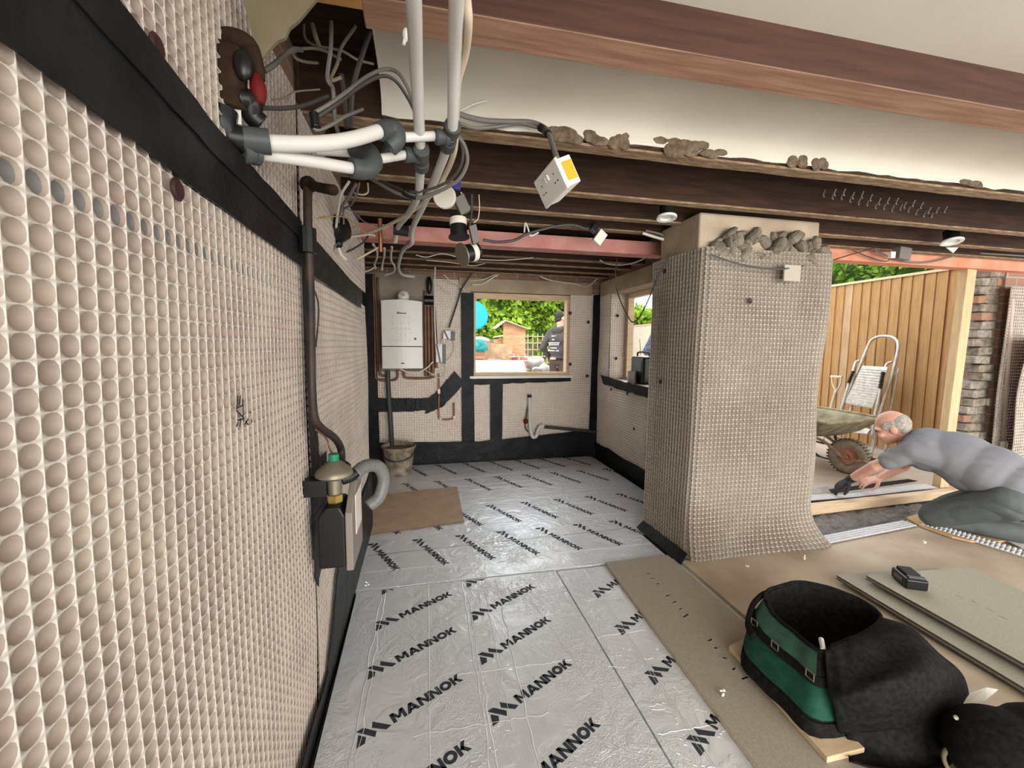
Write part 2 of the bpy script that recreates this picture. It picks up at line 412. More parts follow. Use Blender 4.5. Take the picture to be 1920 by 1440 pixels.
back = lambda s, a=.003: (lambda u, v, n: (u, 4.42-wob(u, v, a, 2.2, s)-n, v))
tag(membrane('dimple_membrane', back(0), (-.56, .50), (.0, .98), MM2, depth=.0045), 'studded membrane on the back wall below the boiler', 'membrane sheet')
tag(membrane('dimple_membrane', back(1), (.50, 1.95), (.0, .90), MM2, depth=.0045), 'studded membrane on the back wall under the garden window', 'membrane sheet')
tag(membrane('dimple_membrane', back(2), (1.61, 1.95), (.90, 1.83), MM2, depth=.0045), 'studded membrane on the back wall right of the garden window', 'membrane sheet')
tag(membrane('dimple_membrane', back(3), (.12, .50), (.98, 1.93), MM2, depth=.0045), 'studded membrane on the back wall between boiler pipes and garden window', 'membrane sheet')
rgt = lambda s, a=.003: (lambda u, v, n: (1.95+wob(u, v, a, 2.2, s)-n, u, v))
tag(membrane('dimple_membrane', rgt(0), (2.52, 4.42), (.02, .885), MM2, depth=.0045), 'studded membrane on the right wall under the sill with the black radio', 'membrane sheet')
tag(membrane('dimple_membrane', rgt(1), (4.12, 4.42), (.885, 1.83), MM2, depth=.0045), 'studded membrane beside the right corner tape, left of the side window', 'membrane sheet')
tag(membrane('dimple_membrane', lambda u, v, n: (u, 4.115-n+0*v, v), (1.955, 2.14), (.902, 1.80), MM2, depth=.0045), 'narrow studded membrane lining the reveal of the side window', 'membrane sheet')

# pillar: one sheet wrapped round the left face, front and a loose right return, kicking out at the foot
def pillar_fn(u, v, n):
    # u runs along the wrap: left face .44 long, front .90 long, then a rounded return
    c0, c1, rad = .44, 1.27, .10
    fl = np.clip((.33-v)/.33, 0, 1)**2.2
    x = np.zeros_like(u); y = np.zeros_like(u); nx = np.zeros_like(u); ny = np.zeros_like(u)
    s = u < c0
    x[s] = 1.49; y[s] = 2.53-u[s]; nx[s] = -1
    r1 = .045
    a = (u >= c0) & (u < c0+r1*np.pi/2)
    t = (u[a]-c0)/r1
    x[a] = 1.49+r1-r1*np.cos(t); y[a] = 2.09-r1*np.sin(t); nx[a] = -np.cos(t); ny[a] = -np.sin(t)
    e0 = c0+r1*np.pi/2
    b = (u >= e0) & (u < c1)
    x[b] = 1.49+r1+(u[b]-e0); y[b] = 2.09-r1; ny[b] = -1
    d = u >= c1
    t = np.minimum((u[d]-c1)/rad, np.pi/2); rest = np.maximum(u[d]-c1-rad*np.pi/2, 0)
    xe = 1.49+r1+c1-e0
    x[d] = xe+rad*np.sin(t); y[d] = 2.09-r1+rad-rad*np.cos(t)+rest; nx[d] = np.sin(t); ny[d] = -np.cos(t)
    y = y-ny*0-(fl*.05)*(ny < -.3)
    wv = wob(u, v, .005, 2.6, .5)*np.clip((u-.3)*2, .3, 1)
    top = np.clip(v-1.0, 0, 1)
    x = x+nx*(wv+n)+fl*np.clip((u-.9)/.4, 0, 1)*.16-.0*top
    y = y+ny*(wv+n)
    x = x+.035*np.clip(v/1.8, 0, 1)*np.clip((u-.2)/.3, 0, 1)
    return x, y, v
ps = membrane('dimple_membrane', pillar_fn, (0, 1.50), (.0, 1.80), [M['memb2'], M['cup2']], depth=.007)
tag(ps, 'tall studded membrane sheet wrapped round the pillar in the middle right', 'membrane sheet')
# sheets on the pier at the right edge
pier = lambda u, v, n: (u, 2.60-wob(u, v, .006, 2, 2)-n, v)
tag(membrane('dimple_membrane', pier, (4.86, 5.24), (-.03, 1.78), MM, depth=.008), 'narrow pinkish studded membrane on the broken brick pier at the right edge', 'membrane sheet')
tag(membrane('dimple_membrane', lambda u, v, n: (u-.06*(v-1)*0, 2.5-wob(u, v, .01, 2, 1)-n-.05*v, v), (4.86, 5.35), (-.03, 1.35), MM, depth=.008), 'loose white studded membrane at the far right behind the kneeling man', 'membrane sheet')

# ---------------------------------------------------------------- printed lettering for the foil boards
def glyphs():
    """convex polygons of the board print in print units (baseline 0, 1114 long)"""
    G = [[(0,0),(76,-2),(109,49),(61,116)], [(171,-3),(206,45),(126,157),(56,160)], [(282,2),(337,14),(215,165),(186,106)]]
    def put(polys, x): G.extend([[(x+a, 12+b) for a, b in p] for p in polys])
    x = 362
    Mg = [[(0,0),(34,0),(34,115),(0,115)], [(106,0),(140,0),(140,115),(106,115)], [(4,115),(40,115),(84,28),(56,28)], [(136,115),(100,115),(56,28),(84,28)]]
    Ag = [[(0,0),(38,0),(86,115),(50,115)], [(135,0),(97,0),(49,115),(85,115)], [(33,20),(102,20),(92,46),(43,46)]]
    Ng = [[(0,0),(34,0),(34,115),(0,115)], [(86,0),(120,0),(120,115),(86,115)], [(0,115),(38,115),(120,0),(82,0)]]
    Og = []
    for i in range(18):
        a, b = 2*math.pi*i/18, 2*math.pi*(i+1)/18
        Og.append([(64+64*math.cos(a), 57+60*math.sin(a)), (64+64*math.cos(b), 57+60*math.sin(b)), (64+27*math.cos(b), 57+25*math.sin(b)), (64+27*math.cos(a), 57+25*math.sin(a))])
    Kg = [[(0,0),(36,0),(36,115),(0,115)], [(30,48),(62,40),(116,115),(74,115)], [(38,62),(64,80),(120,0),(77,0)]]
    for g, w_ in ((Mg,140),(Ag,135),(Ng,120),(Ng,120),(Og,128),(Kg,116)):
        put(g, x); x += w_+5
    return G
GL = glyphs()
def clip(poly, x0, y0, x1, y1):
    for ax, lim, sg in ((0,x0,1),(0,x1,-1),(1,y0,1),(1,y1,-1)):
        out = []
        for i in range(len(poly)):
            a, b = poly[i-1], poly[i]
            ia, ib = (a[ax]-lim)*sg >= 0, (b[ax]-lim)*sg >= 0
            if ia != ib:
                t = (lim-a[ax])/(b[ax]-a[ax]); out.append((a[0]+t*(b[0]-a[0]), a[1]+t*(b[1]-a[1])))
            if ib: out.append(b)
        poly = out
        if len(poly) < 3: return None
    return poly
def printed(mb, o, d, rects, z=.0006, L=.392, m=1):
    d = Vector((d[0], d[1])).normalized(); u = Vector((-d.y, d.x)); k = L/1114
    for g in GL:
        pl = [(o[0]+(d.x*a+u.x*b)*k, o[1]+(d.y*a+u.y*b)*k) for a, b in g]
        for r in rects:
            c = clip(pl, *r)
            if c: mb.add([(x, y, z) for x, y in c], [tuple(range(len(c)))], m)
def crease(mb, a, b, wd=.004, h=.0010, wig=.004, n=26, m=2):
    a = Vector((*a, 0)); b = Vector((*b, 0)); d = (b-a).normalized(); q = Vector((-d.y, d.x, 0)); s0 = random.random()*50
    vs = []
    for i in range(n+1):
        p = a.lerp(b, i/n)+q*wig*noise.noise((i*.6+s0, s0, 0))*2
        w_ = wd*(.6+.5*abs(noise.noise((i*.9, s0, 2))))
        vs += [p-q*w_, p+Vector((0,0,h)), p+q*w_]
    fs = []
    for i in range(n): fs += [(3*i, 3*i+1, 3*i+4, 3*i+3), (3*i+1, 3*i+2, 3*i+5, 3*i+4)]
    mb.add(vs, fs, m)
FM = [M['foil'], M['print'], M['crease'], M['slit'], M['rawplaster']]
nd, fd = (.343, .190), (.187, -.372)
def foam(mb, x0, y0, x1, y1):
    mb.box((x0, y0, -.05), (x1, y1, 0), 0)

b = MB(); rc = [(-.335, -.5, .714, 2.122)]; 
b.prism([(-.315, -.4, -.05), (.714, -.4, -.05), (.714, 2.112, -.05), (-.338, 2.122, -.05)], (0, 0, .05))
for k in range(-3, 5):
    printed(b, (-.215, 1.253+.272*k), nd, [(-.33, .3, .712, 2.11)]); printed(b, (.213, 1.242+.268*k), nd, [(-.33, .3, .712, 2.11)])
for a, c, wd in (((-.197,2.1),(-.21,.9),.004), ((-.215,2.1),(-.235,.9),.004), ((.017,2.1),(.002,.6),.0032), ((.19,2.1),(.18,.9),.004), ((.21,2.1),(.2,.9),.0035), ((.37,2.1),(.31,.8),.0045),
                 ((.12,1.482),(.57,1.467),.002), ((-.04,1.261),(.41,1.252),.003), ((.30,2.0),(.27,1.2),.003), ((.5,1.95),(.6,1.3),.0025)):
    crease(b, a, c, wd, wig=.0005 if wd == .0032 else .006)
for k in range(46):
    x, y = random.uniform(-.0, .64), random.uniform(.85, 2.0); an = random.uniform(0, 3.14); l = random.uniform(.03, .11)
    crease(b, (x, y), (min(.69, x+l*math.cos(an)), y+l*math.sin(an)), random.uniform(.0012, .003), h=.0008, wig=.008, n=10)
tag(b.build('insulation_board', FM), 'silver foil insulation board printed MANNOK in the foreground beside the left wall', 'insulation board')

b = MB(); foam(b, .721, -.4, 1.60, 2.105)
for k in range(-2, 5): printed(b, (.82+.007*k, 1.013+.271*k), nd, [(.723, .3, 1.5, 2.10)])
for a, c, wd in (((.875,2.09),(.84,.8),.004), ((.862,2.09),(.83,.8),.003), ((.74,1.57),(.95,1.566),.0015), ((.73,1.105),(.95,1.1),.0015)): crease(b, a, c, wd)
for k in range(20):
    x, y = random.uniform(.74, .95), random.uniform(.9, 2.05); an = random.uniform(0, 3.14); l = random.uniform(.03, .08)
    crease(b, (x, y), (x+l*math.cos(an), y+l*math.sin(an)), .0018, h=.001, wig=.006, n=10)
tag(b.build('insulation_board', FM), 'foil insulation board strip running under the left edge of the chipboard plank', 'insulation board')

b = MB(); foam(b, -.352, 2.13, 1.42, 2.52); foam(b, -.352, 2.52, 1.88, 3.318)
RR = [(-.35, 2.132, 1.418, 2.52), (-.35, 2.52, 1.878, 3.316)]
for k in range(0, 7): printed(b, (-.355+.274*k, 2.645+.004*k), fd, RR)
for k in range(-3, 6): printed(b, (.468+.28*k, 3.13+.01*k), fd, RR)
for a, c, wd, m in (((-.34,2.49),(1.41,2.535),.0014,3), ((-.34,2.30),(1.40,2.30),.0015,2), ((-.3,2.98),(1.86,3.06),.0035,2), ((-.3,3.16),(1.86,3.26),.004,2), ((.0,2.75),(1.8,2.8),.003,2), ((.05,2.2),(.02,2.9),.002,2)):
    crease(b, a, c, wd, m=m, wig=.001 if m == 3 else .005)
for k in range(40):
    x, y = random.uniform(-.3, 1.35), random.uniform(2.16, 3.28); l = random.uniform(.03, .12); an = random.uniform(-.4, 2.2)
    crease(b, (x, y), (x+l*math.cos(an), y+l*math.sin(an)*.3), .0022, h=.0009, wig=.008, n=10)
tag(b.build('insulation_board', FM), 'bright foil insulation board in mid floor, under the loose brown offcut', 'insulation board')

b = MB(); foam(b, -.352, 3.325, 1.88, 4.36)
RR = [(-.35, 3.327, 1.878, 4.355)]
for k in range(-2, 7): printed(b, (.365+.283*k, 3.81+.012*k), fd, RR)
for k in range(-1, 7): printed(b, (.109+.284*k, 4.325+.006*k), fd, RR)
for a, c, wd in (((-.3,3.42),(1.87,3.66),.004), ((-.3,3.55),(1.87,3.75),.0035), ((-.3,3.75),(1.87,4.05),.004), ((-.2,4.1),(1.87,4.2),.0035)): crease(b, a, c, wd)
tag(b.build('insulation_board', FM), 'foil insulation board furthest back, against the black tape at the base of the back wall', 'insulation board')

# ---------------------------------------------------------------- chipboard on the floor at the right
b = MB(); b.prism([(1.01, 2.105, .002), (1.41, 2.111, .002), (1.375, -.4, .002), (.885, -.4, .002)], (0, 0, .020))
o = b.build('chipboard_plank', [M['chip'], M['chipedge'], M['print']], bevel=.001)
for p in o.data.polygons:
    if abs(p.normal.z) < .5: p.material_index = 1
tag(o, 'long grey-brown chipboard plank lying along the edge of the foil boards', 'chipboard')
# faded stamp along the plank
st = MB(); random.seed(3)
for k in range(15):
    t = .08+k*.052; x = 1.185-.03*t+.0; y = 2.03-t
    if k in (3, 8, 9): continue
    for q in range(3):
        a = random.uniform(-.8, .8); l = .016
        st.bar((x-l*math.cos(a)+random.uniform(-.012,.012), y-l*math.sin(a), .0223), (x+l*math.cos(a), y+l*math.sin(a)+random.uniform(-.008,.008), .0223), .006, .0004)
M['stamp'] = mat('faded_stamp', (0.33, 0.29, 0.24), .8)
st.build('printed_stamp', M['stamp'], o)
random.seed(7)
b = MB(); b.prism([(1.415, -.4, -.05), (2.095, -.4, -.05), (2.105, 2.03, -.05), (1.45, 2.04, -.05)], (0, 0, .068))
o = b.build('floor_board', [M['chipdust'], M['chipedge']], bevel=.0015)
tag(o, 'dusty tan floor sheet in front of the pillar foot, partly under the green tool bag', 'chipboard')
b = MB(); pl = [(2.101, -.6), (5.9, -.6), (5.9, 1.95), (3.9, 2.02), (3.45, 2.24), (3.05, 2.16)]
for i in range(14): pl.append((3.0-.043*i, 2.13-.006*i+.012*math.sin(i*1.9)))
pl += [(2.40, 2.0), (2.111, 2.03)]
b.prism([(x, y, -.05) for x, y in pl], (0, 0, .064))
tag(b.build('floor_board', [M['chipdust'], M['chipedge']]), 'pale dusty floor sheet from the wet mortar to the stacked boards', 'chipboard')

# stacked tongue-and-groove boards at the right
M['tgedge'] = mat('shaded_grooved_edge', (.07,.052,.038), .9, col2=(.12,.09,.065), scale=120)  # board sides and battens coloured dark to paint in their shade
def tg_board(x0, y0, x1, y1, z, rot, label, sk=0):
    t = thing('grooved_floorboard', label, 'chipboard', (x0, y0, z), 'stack of grooved flooring boards')
    b = MB(); prof = [(0, 0), (.0, .006), (.008, .008), (.008, .013), (.0, .015), (0, .021)]
    c, s = math.cos(rot), math.sin(rot)
    W = x1-x0; Ln = y1-y0
    def tr(x, y, z_): return (x0+x*c-y*s, y1+x*s+y*c, z+z_)
    pol = [(a, h) for a, h in prof] + [(W, .021), (W, 0)]
    b.prism([tr(a, 0, h) for a, h in pol], Vector(tr(0, -Ln, 0))-Vector(tr(0, 0, 0)))
    o = b.build('board', [M['caber'], M['tgedge']], t)
    for k in range(3):
        q = Vector(tr(.05, -.08-.75*k, -.009)); e = Vector(tr(W-.03, -.08-.75*k, -.009)); MB().bar(q, e, .04, .0175).build('batten', M['tgedge'], t)
    for p in o.data.polygons:
        if abs(p.normal.z) < .7: p.material_index = 1
    o2 = MB()
    for k in range(16):
        yy = -.22-k*.05; xx = .26+.02*math.sin(k)
        if k in (4, 9): continue
        for q in range(2):
            a = random.uniform(-.7, .7)
            p = Vector(tr(xx+random.uniform(-.008,.008), yy, .0214)); e = Vector((math.sin(a)*.016, math.cos(a)*.018, 0))
            o2.bar(p-e, p+e, .005, .0004)
    if sk: o2.build('printed_stamp', M['stamp'], t)
    return t
tg_board(2.13, -.2, 2.75, 1.685, .034, -.075, 'lower grooved flooring board of the stack beside the tool bag')
tg_board(2.21, -.2, 2.83, 1.60, .072, -.075, 'upper grooved flooring board carrying the black battery', 1)

# ---------------------------------------------------------------- sealing tapes
TP = M['tape']
def tape(label, A, B, n, t=.003, jag=.004, sub=10, name='sealing_tape'):
    AA, BB = [], []
    for k in range(len(A)-1):
        for i in range(sub+(k == len(A)-2)):
            f = i/sub
            AA.append(Vector(A[k]).lerp(Vector(A[k+1]), f)); BB.append(Vector(B[k]).lerp(Vector(B[k+1]), f))
    N = Vector(n)
    for i in range(len(AA)):
        d = (BB[i]-AA[i]).normalized()
        AA[i] += d*jag*noise.noise((i*.7, len(label), 0))+N*.003*(noise.noise((i*.5, 3, 1))+.5); BB[i] += d*jag*noise.noise((i*.7, len(label), 5))+N*.003*(noise.noise((i*.6, 8, 1))+.5)
    b = MB().strip(AA, BB, n, t)
    return tag(b.build(name, TP), label, 'tape', 'black sealing tapes')
x = -.352
tape('second black tape lapped over the upper part of the left wall band', [(x+.004,.30,1.625),(x+.004,.48,1.606),(x+.004,.86,1.572),(x+.004,1.37,1.558)], [(x+.004,.30,1.692),(x+.004,.48,1.667),(x+.004,.86,1.624),(x+.004,1.37,1.611)], (1,0,0))
tape('wide black tape band running along the left wall near its top', [(x,.30,1.512),(x,.48,1.507),(x,.8,1.493),(x,1.4,1.480),(x,2.0,1.470),(x,2.6,1.462)], [(x,.30,1.69),(x,.48,1.665),(x,.86,1.622),(x,1.4,1.608),(x,2.0,1.585),(x,2.6,1.552)], (1,0,0))
tape('black upright tape strip under the gas pipe on the left wall', [(x,1.375,1.50),(x,1.385,1.1),(x,1.40,.80)], [(x,1.455,1.50),(x,1.47,1.1),(x,1.50,.80)], (1,0,0))
tape('crumpled black tape patch behind the gas regulator', [(x,1.385,.86),(x,1.37,.66),(x,1.395,.48)], [(x,1.60,.86),(x,1.58,.66),(x,1.43,.44)], (1,0,0), jag=.02)
tape('black tape upstand at the foot of the left wall beside the foil', [(-.352,.6,-.03),(-.352,1.6,-.03),(-.352,2.1,-.03),(-.352,2.9,-.03)], [(-.347,.6,.06),(-.349,1.5,.075),(-.349,1.75,.36),(-.35,2.9,.40)], (1,0,0), jag=.012)
y = 4.405
tape('black upright tape beside the left edge of the garden window', [(.405,y,.0),(.405,y,.9),(.40,y,1.80)], [(.545,y,.0),(.535,y,.9),(.535,y,1.80)], (0,-1,0))
tape('short black upright tape under the garden window sill', [(.715,y,.05),(.71,y,.85)], [(.845,y,.05),(.85,y,.85)], (0,-1,0))
tape('black corner tape right of the garden window', [(1.855,y-.003,.1),(1.87,y-.003,1.0),(1.875,y-.003,1.82)], [(1.95,y-.003,.1),(1.955,y-.003,1.0),(1.962,y-.003,1.83)], (0,-1,0), t=.004)
tape('tall black tape in the dark left corner beside the boiler', [(-.60,y,-.03),(-.60,y,1.95)], [(-.44,y,-.03),(-.455,y,1.95)], (0,-1,0))
tape('wide black tape band along the base of the back wall', [(-.60,y-.004,-.03),(.5,y-.004,-.03),(1.93,y-.004,-.03)], [(-.60,y-.004,.25),(.6,y-.004,.215),(1.93,y-.004,.30)], (0,-1,0), jag=.012, t=.004)
tape('rough level black tape below the boiler', [(-.56,y-.002,.565),(-.1,y-.002,.56),(.12,y-.002,.585)], [(-.56,y-.002,.715),(-.1,y-.002,.70),(.1,y-.002,.70)], (0,-1,0), jag=.008)
tape('slanting black tape patch rising towards the garden window', [(.02,y-.006,.53),(.2,y-.006,.60),(.44,y-.006,.85)], [(.06,y-.006,.70),(.16,y-.006,.78),(.33,y-.006,.98)], (0,-1,0), jag=.015)
tape('black tape lip over the edge of the garden window sill', [(.50,y-.02,.83),(1.0,y-.02,.845),(1.62,y-.02,.86)], [(.50,y-.02,.90),(1.0,y-.02,.905),(1.62,y-.02,.925)], (0,-1,0), jag=.012)
tape('black tape at the base of the right wall by the far foil boards', [(1.94,2.56,-.03),(1.94,4.4,-.03)], [(1.93,2.56,.14),(1.935,4.4,.16)], (-1,0,0), jag=.02)
tape('black tape skirt at the foot of the pillar', [(1.435,2.015,.006),(1.435,2.52,.006)], [(1.485,2.03,.06),(1.486,2.52,.05)], (-.5,0,.8), jag=.01)
tape('crumpled black tape lip on the side window sill', [(1.895,3.05,.81),(1.895,3.6,.825),(1.91,4.15,.85)], [(1.89,3.05,.905),(1.89,3.6,.912),(1.90,4.2,.945)], (-1,0,0), jag=.02, t=.006)

# ---------------------------------------------------------------- window linings
def frame(x0, x1, z0, z1, y0, y1, wd, n):
    t = tag(MB().box((x0,y0,z0),(x0+wd,y1,z1)).box((x1-wd,y0,z0),(x1,y1,z1)).box((x0+wd,y0,z1-wd),(x1-wd,y1,z1)).box((x0+wd,y0,z0),(x1-wd,y1,z0+wd)).build('window_%d' % n, M['pineh'], bevel=.003), kind='structure')
    return t
frame(.505, 1.64, .905, 1.81, 4.45, 4.54, .055, 1)
b = MB()
b.box((2.12, 4.055, .93), (2.19, 4.10, 1.80)).box((2.12, 3.0, 1.755), (2.19, 4.055, 1.80)).box((2.12, 3.0, .901), (2.19, 4.1, .93))
tag(b.build('window_2', M['pineh'], bevel=.003), kind='structure')
S = MB()
for i in range(20):
    pass
S.box((.49, 4.375, .90), (1.64, 4.46, .925))
struct('trim_1', S, M['white'])
struct('trim_2', MB().box((1.90, 3.0, .884), (2.2, 4.15, .90)), M['offwhite'])
struct('wall_back_lintel', MB().box((.38, 4.40, 1.815), (1.86, 4.68, 1.955)), M['concrete'], bevel=.008)
struct('wall_right_lintel', MB().box((1.93, 2.53, 1.80), (2.2, 4.36, 1.955)), M['concrete'], bevel=.008)
struct('wall_back_plaster', MB().box((-.56, 4.412, .98), (.12, 4.445, 1.97)), mat('dusty_grey_plaster', (.30, .25, .19), .9, col2=(.2, .165, .13), scale=4))

# ---------------------------------------------------------------- ceiling timbers
def joist(y, x0, x1, z, wd, label, edge=True, hgt=.2):
    b = MB(); n = 60
    b.box((x0, y, z+.006), (x1, y+wd, z+hgt), 0)
    A = [(x0+(x1-x0)*i/n, y-.002+.004*noise.noise((i*.8, y*7, 0)), z+.008) for i in range(n+1)]
    Bv = [(p[0], y+wd+.002+.004*noise.noise((p[0]*5, y, 9)), z+.008) for p in A]
    lo = [(p[0], p[1], z-.004*abs(noise.noise((p[0]*9, y, 4)))) for p in A]; lo2 = [(p[0], p[1], z-.004*abs(noise.noise((p[0]*9, y, 7)))) for p in Bv]
    b.add(A+lo+lo2+Bv, [(i, i+1, n+2+i, n+1+i) for i in range(n)] + [(n+1+i, n+2+i, 2*n+3+i, 2*n+2+i) for i in range(n)] + [(2*n+2+i, 2*n+3+i, 3*n+4+i, 3*n+3+i) for i in range(n)], 1)
    return tag(b.build('ceiling_joist', [M['oldwood'], M['oldedge']]), label, 'joist', 'bare ceiling joists')
joist(1.502, -.37, 5.8, 1.982, .055, 'nearest dark joist, its underside edged with broken plaster')
joist(1.955, -.37, 5.8, 1.98, .045, 'second bare joist from the plaster edge, behind the hanging socket')
joist(2.272, -.37, 5.8, 1.98, .045, 'third bare joist from the plaster edge, just behind the nearer white downlight')
joist(2.52, -.37, 5.8, 1.985, .045, 'fourth bare joist, directly in front of the red steel beam')
joist(3.44, -.56, 1.95, 1.98, .045, 'first bare joist behind the red steel beam')
joist(3.70, -.56, 1.95, 1.98, .045, 'second bare joist behind the red steel beam')
joist(3.98, -.56, 1.95, 1.98, .045, 'third bare joist behind the red steel beam')
joist(4.22, -.56, 1.95, 1.98, .045, 'last bare joist, above the garden window lintel')
# plaster lumps along the broken edge
b = MB()
for (px, w_, h_) in ((.47, .10, .03), (.56, .09, .03), (.64, .08, .028), (.72, .06, .04), (.94, .12, .045), (1.03, .10, .04), (1.12, .08, .02), (1.50, .07, .03), (1.62, .06, .032), (2.45, .10, .02), (2.9, .06, .015)):
    for k in range(5):
        b.ball((px+random.uniform(-.5,.5)*w_, 1.486, 1.992+random.random()*h_), (w_*.38, .008, h_*.6), 8)
struct('ceiling_broken_edge', b, M['rawplaster'])
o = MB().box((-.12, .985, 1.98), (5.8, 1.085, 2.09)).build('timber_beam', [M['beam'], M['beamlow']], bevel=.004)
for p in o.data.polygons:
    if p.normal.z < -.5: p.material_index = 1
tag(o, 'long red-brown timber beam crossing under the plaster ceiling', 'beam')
o = MB().box((-.36, .98, 1.98), (-.118, 1.03, 2.18)).build('timber_plank', M['orange'], bevel=.003)
tag(o, 'orange-brown timber plank end at the top left, above the cable void', 'timber')
b = MB().box((-.40, 2.72, 1.905), (1.70, 2.735, 1.985)).box((-.40, 2.72, 1.895), (1.70, 2.83, 1.907))
tag(b.build('steel_beam', M['steel'], bevel=.002), 'pinkish red steel beam crossing the ceiling from the cables to the pillar', 'beam')
b = MB().box((2.36, 2.6, 1.92), (5.9, 2.615, 2.0)).box((2.36, 2.6, 1.912), (5.9, 2.70, 1.922))
tag(b.build('steel_lintel', M['steelo'], bevel=.002), 'orange-red steel lintel over the wide opening at the right', 'beam')
# ragged flap of old ceiling lining, top left
fl = [(-0.336, 0.965, 1.924), (-0.318, 0.965, 1.851), (-0.305, 0.965, 1.814), (-0.29, 0.965, 1.834), (-0.275, 0.965, 1.852), (-0.26, 0.965, 1.86), (-0.252, 0.965, 1.879), (-0.234, 0.965, 1.896), (-0.219, 0.965, 1.916), (-0.193, 0.965, 1.95)]
tag(MB().prism(fl, (0, .008, 0)).build('plaster_flap', mat('old_lining', (.14, .115, .065), .9, col2=(.18, .15, .09), scale=6)), 'ragged yellowish flap of old ceiling lining at the top left', 'plaster')

# ---------------------------------------------------------------- opening at the right: threshold, post, broken brick
o = MB().prism([(2.60, 2.455, .0), (4.46, 2.545, .0), (4.46, 2.60, .0), (2.60, 2.53, .0)], (0, 0, .064)).build('threshold_timber', M['pineh'], bevel=.003)
tag(o, 'pale timber batten across the doorway threshold under the man\'s hands', 'timber')
o = MB().bar((4.405, 2.655, .05), (4.46, 2.655, 1.91), .10, .06, (0, 1, 0)).build('timber_post', M['pine'], bevel=.003)
tag(o, 'upright fresh pine post at the right side of the opening', 'post')
random.seed(5)
b = MB(); z = .0
while z < 1.93:
    d = random.uniform(-.06, .05); n_ = 2 if random.random() < .6 else 1
    for q in range(n_):
        x0 = 4.70+d+q*.16; mi = random.choice((0, 1, 1, 3, 3, 2))
        b.obox((x0+.11, 2.74+random.uniform(-.02,.02), z+.035), (.085, random.uniform(-.012,.012), .006*random.uniform(-1,1)), (0, .055, 0), (0, 0, .033), mi)
    b.box((4.80+d, 2.70, z), (4.95, 2.80, z+.075), 3)
    z += .075
struct('wall_right_jamb', b, [M['brick'], mat('grey_rubble', (.33, .29, .24), .95, col2=(.2, .17, .14), scale=30, bump=.8), mat('broken_red_brick', (.34, .17, .10), .95, col2=(.24, .15, .1), scale=20, bump=.8), mat('old_mortar', (.14, .115, .09), .95, col2=(.30, .25, .19), scale=20, bump=.9)], bevel=.008)
random.seed(7)
# rubble head of the pillar
b = MB()
for k in range(70):
    b.ball((random.uniform(1.58, 2.36), random.uniform(2.06, 2.12), random.uniform(1.76, 1.90)), (random.uniform(.02,.06), .04, random.uniform(.015,.035)), 8, rot=Matrix.Rotation(random.random()*3, 3, 'Y'))
struct('wall_right_pillar_rubble', b, mat('mortar_rubble', (.21, .175, .13), .95, col2=(.13, .105, .075), scale=16, bump=.8))
# membrane and tape strips over the threshold
flat = lambda z0: (lambda u, v, n: (u, v+.045*(u-2.6)/1.8, z0+n+.004*np.sin(u*5)))
tag(membrane('membrane_strip', flat(.068), (2.55, 4.30), (2.56, 2.66), [M['white'], mat('pale_stud', (.52, .52, .52), .5)], pitch=.024, depth=.005), 'white studded membrane strip laid over the threshold under the man\'s hands', 'membrane sheet')
tag(membrane('membrane_strip', flat(.06), (2.55, 3.45), (2.68, 2.84), [M['white'], M['cup']], pitch=.024, depth=.005), 'second white membrane strip lying behind the gloved hand', 'membrane sheet')
tape('black tape strip being pressed onto the threshold membrane', [(3.24,2.655,.075),(3.8,2.70,.078),(4.30,2.76,.074)], [(3.30,2.73,.075),(3.8,2.77,.078),(4.28,2.82,.074)], (0,0,1), t=.004)
# wet mortar
b = MB(); n = 50; m_ = 22
vs = []
for i in range(n+1):
    for j in range(m_+1):
        xx = 2.36+1.6*i/n; yy = 2.08+.42*j/m_
        vs.append((xx, yy, -.006+.022*noise.noise((xx*22, yy*22, 0))+.014*noise.noise((xx*50, yy*50, 2))))
b.add(vs, [(i*(m_+1)+j, (i+1)*(m_+1)+j, (i+1)*(m_+1)+j+1, i*(m_+1)+j+1) for i in range(n) for j in range(m_)])
tag(b.build('wet_mortar', mat('wet_grey_mortar', (.17, .155, .135), .6, col2=(.10, .09, .08), scale=40, bump=.6, bscale=90), smooth=True), 'rough grey wet mortar between the pillar foot and the kneeling man', 'mortar', kind='stuff')
# membrane offcuts on the floor
def offcut(label, p, q, wd, lift=0, tilt=0.0):
    p = Vector(p); q = Vector(q); d = (q-p); L_ = d.length; d.normalize(); s = Vector((-d.y, d.x, 0))
    def fn(u, v, n):
        zz = p.z+(q.z-p.z)*u/L_+n*.0+tilt*(v)+lift*np.sin(u/L_*np.pi)
        return p.x+d.x*u+s.x*v, p.y+d.y*u+s.y*v, zz+n
    return tag(membrane('membrane_offcut', fn, (0, L_), (0, wd), [M['white'], mat('grey_stud', (.58, .58, .60), .5)], pitch=.022, depth=-.006), label, 'membrane sheet')
offcut('white membrane offcut on the floor right of the pillar foot', (2.44, 2.03, .021), (3.36, 2.13, .021), .09)
offcut('white membrane offcut slanting to the right edge below the man\'s knees', (3.385, 2.13, .024), (3.50, 1.55, .024), .034, tilt=.9)

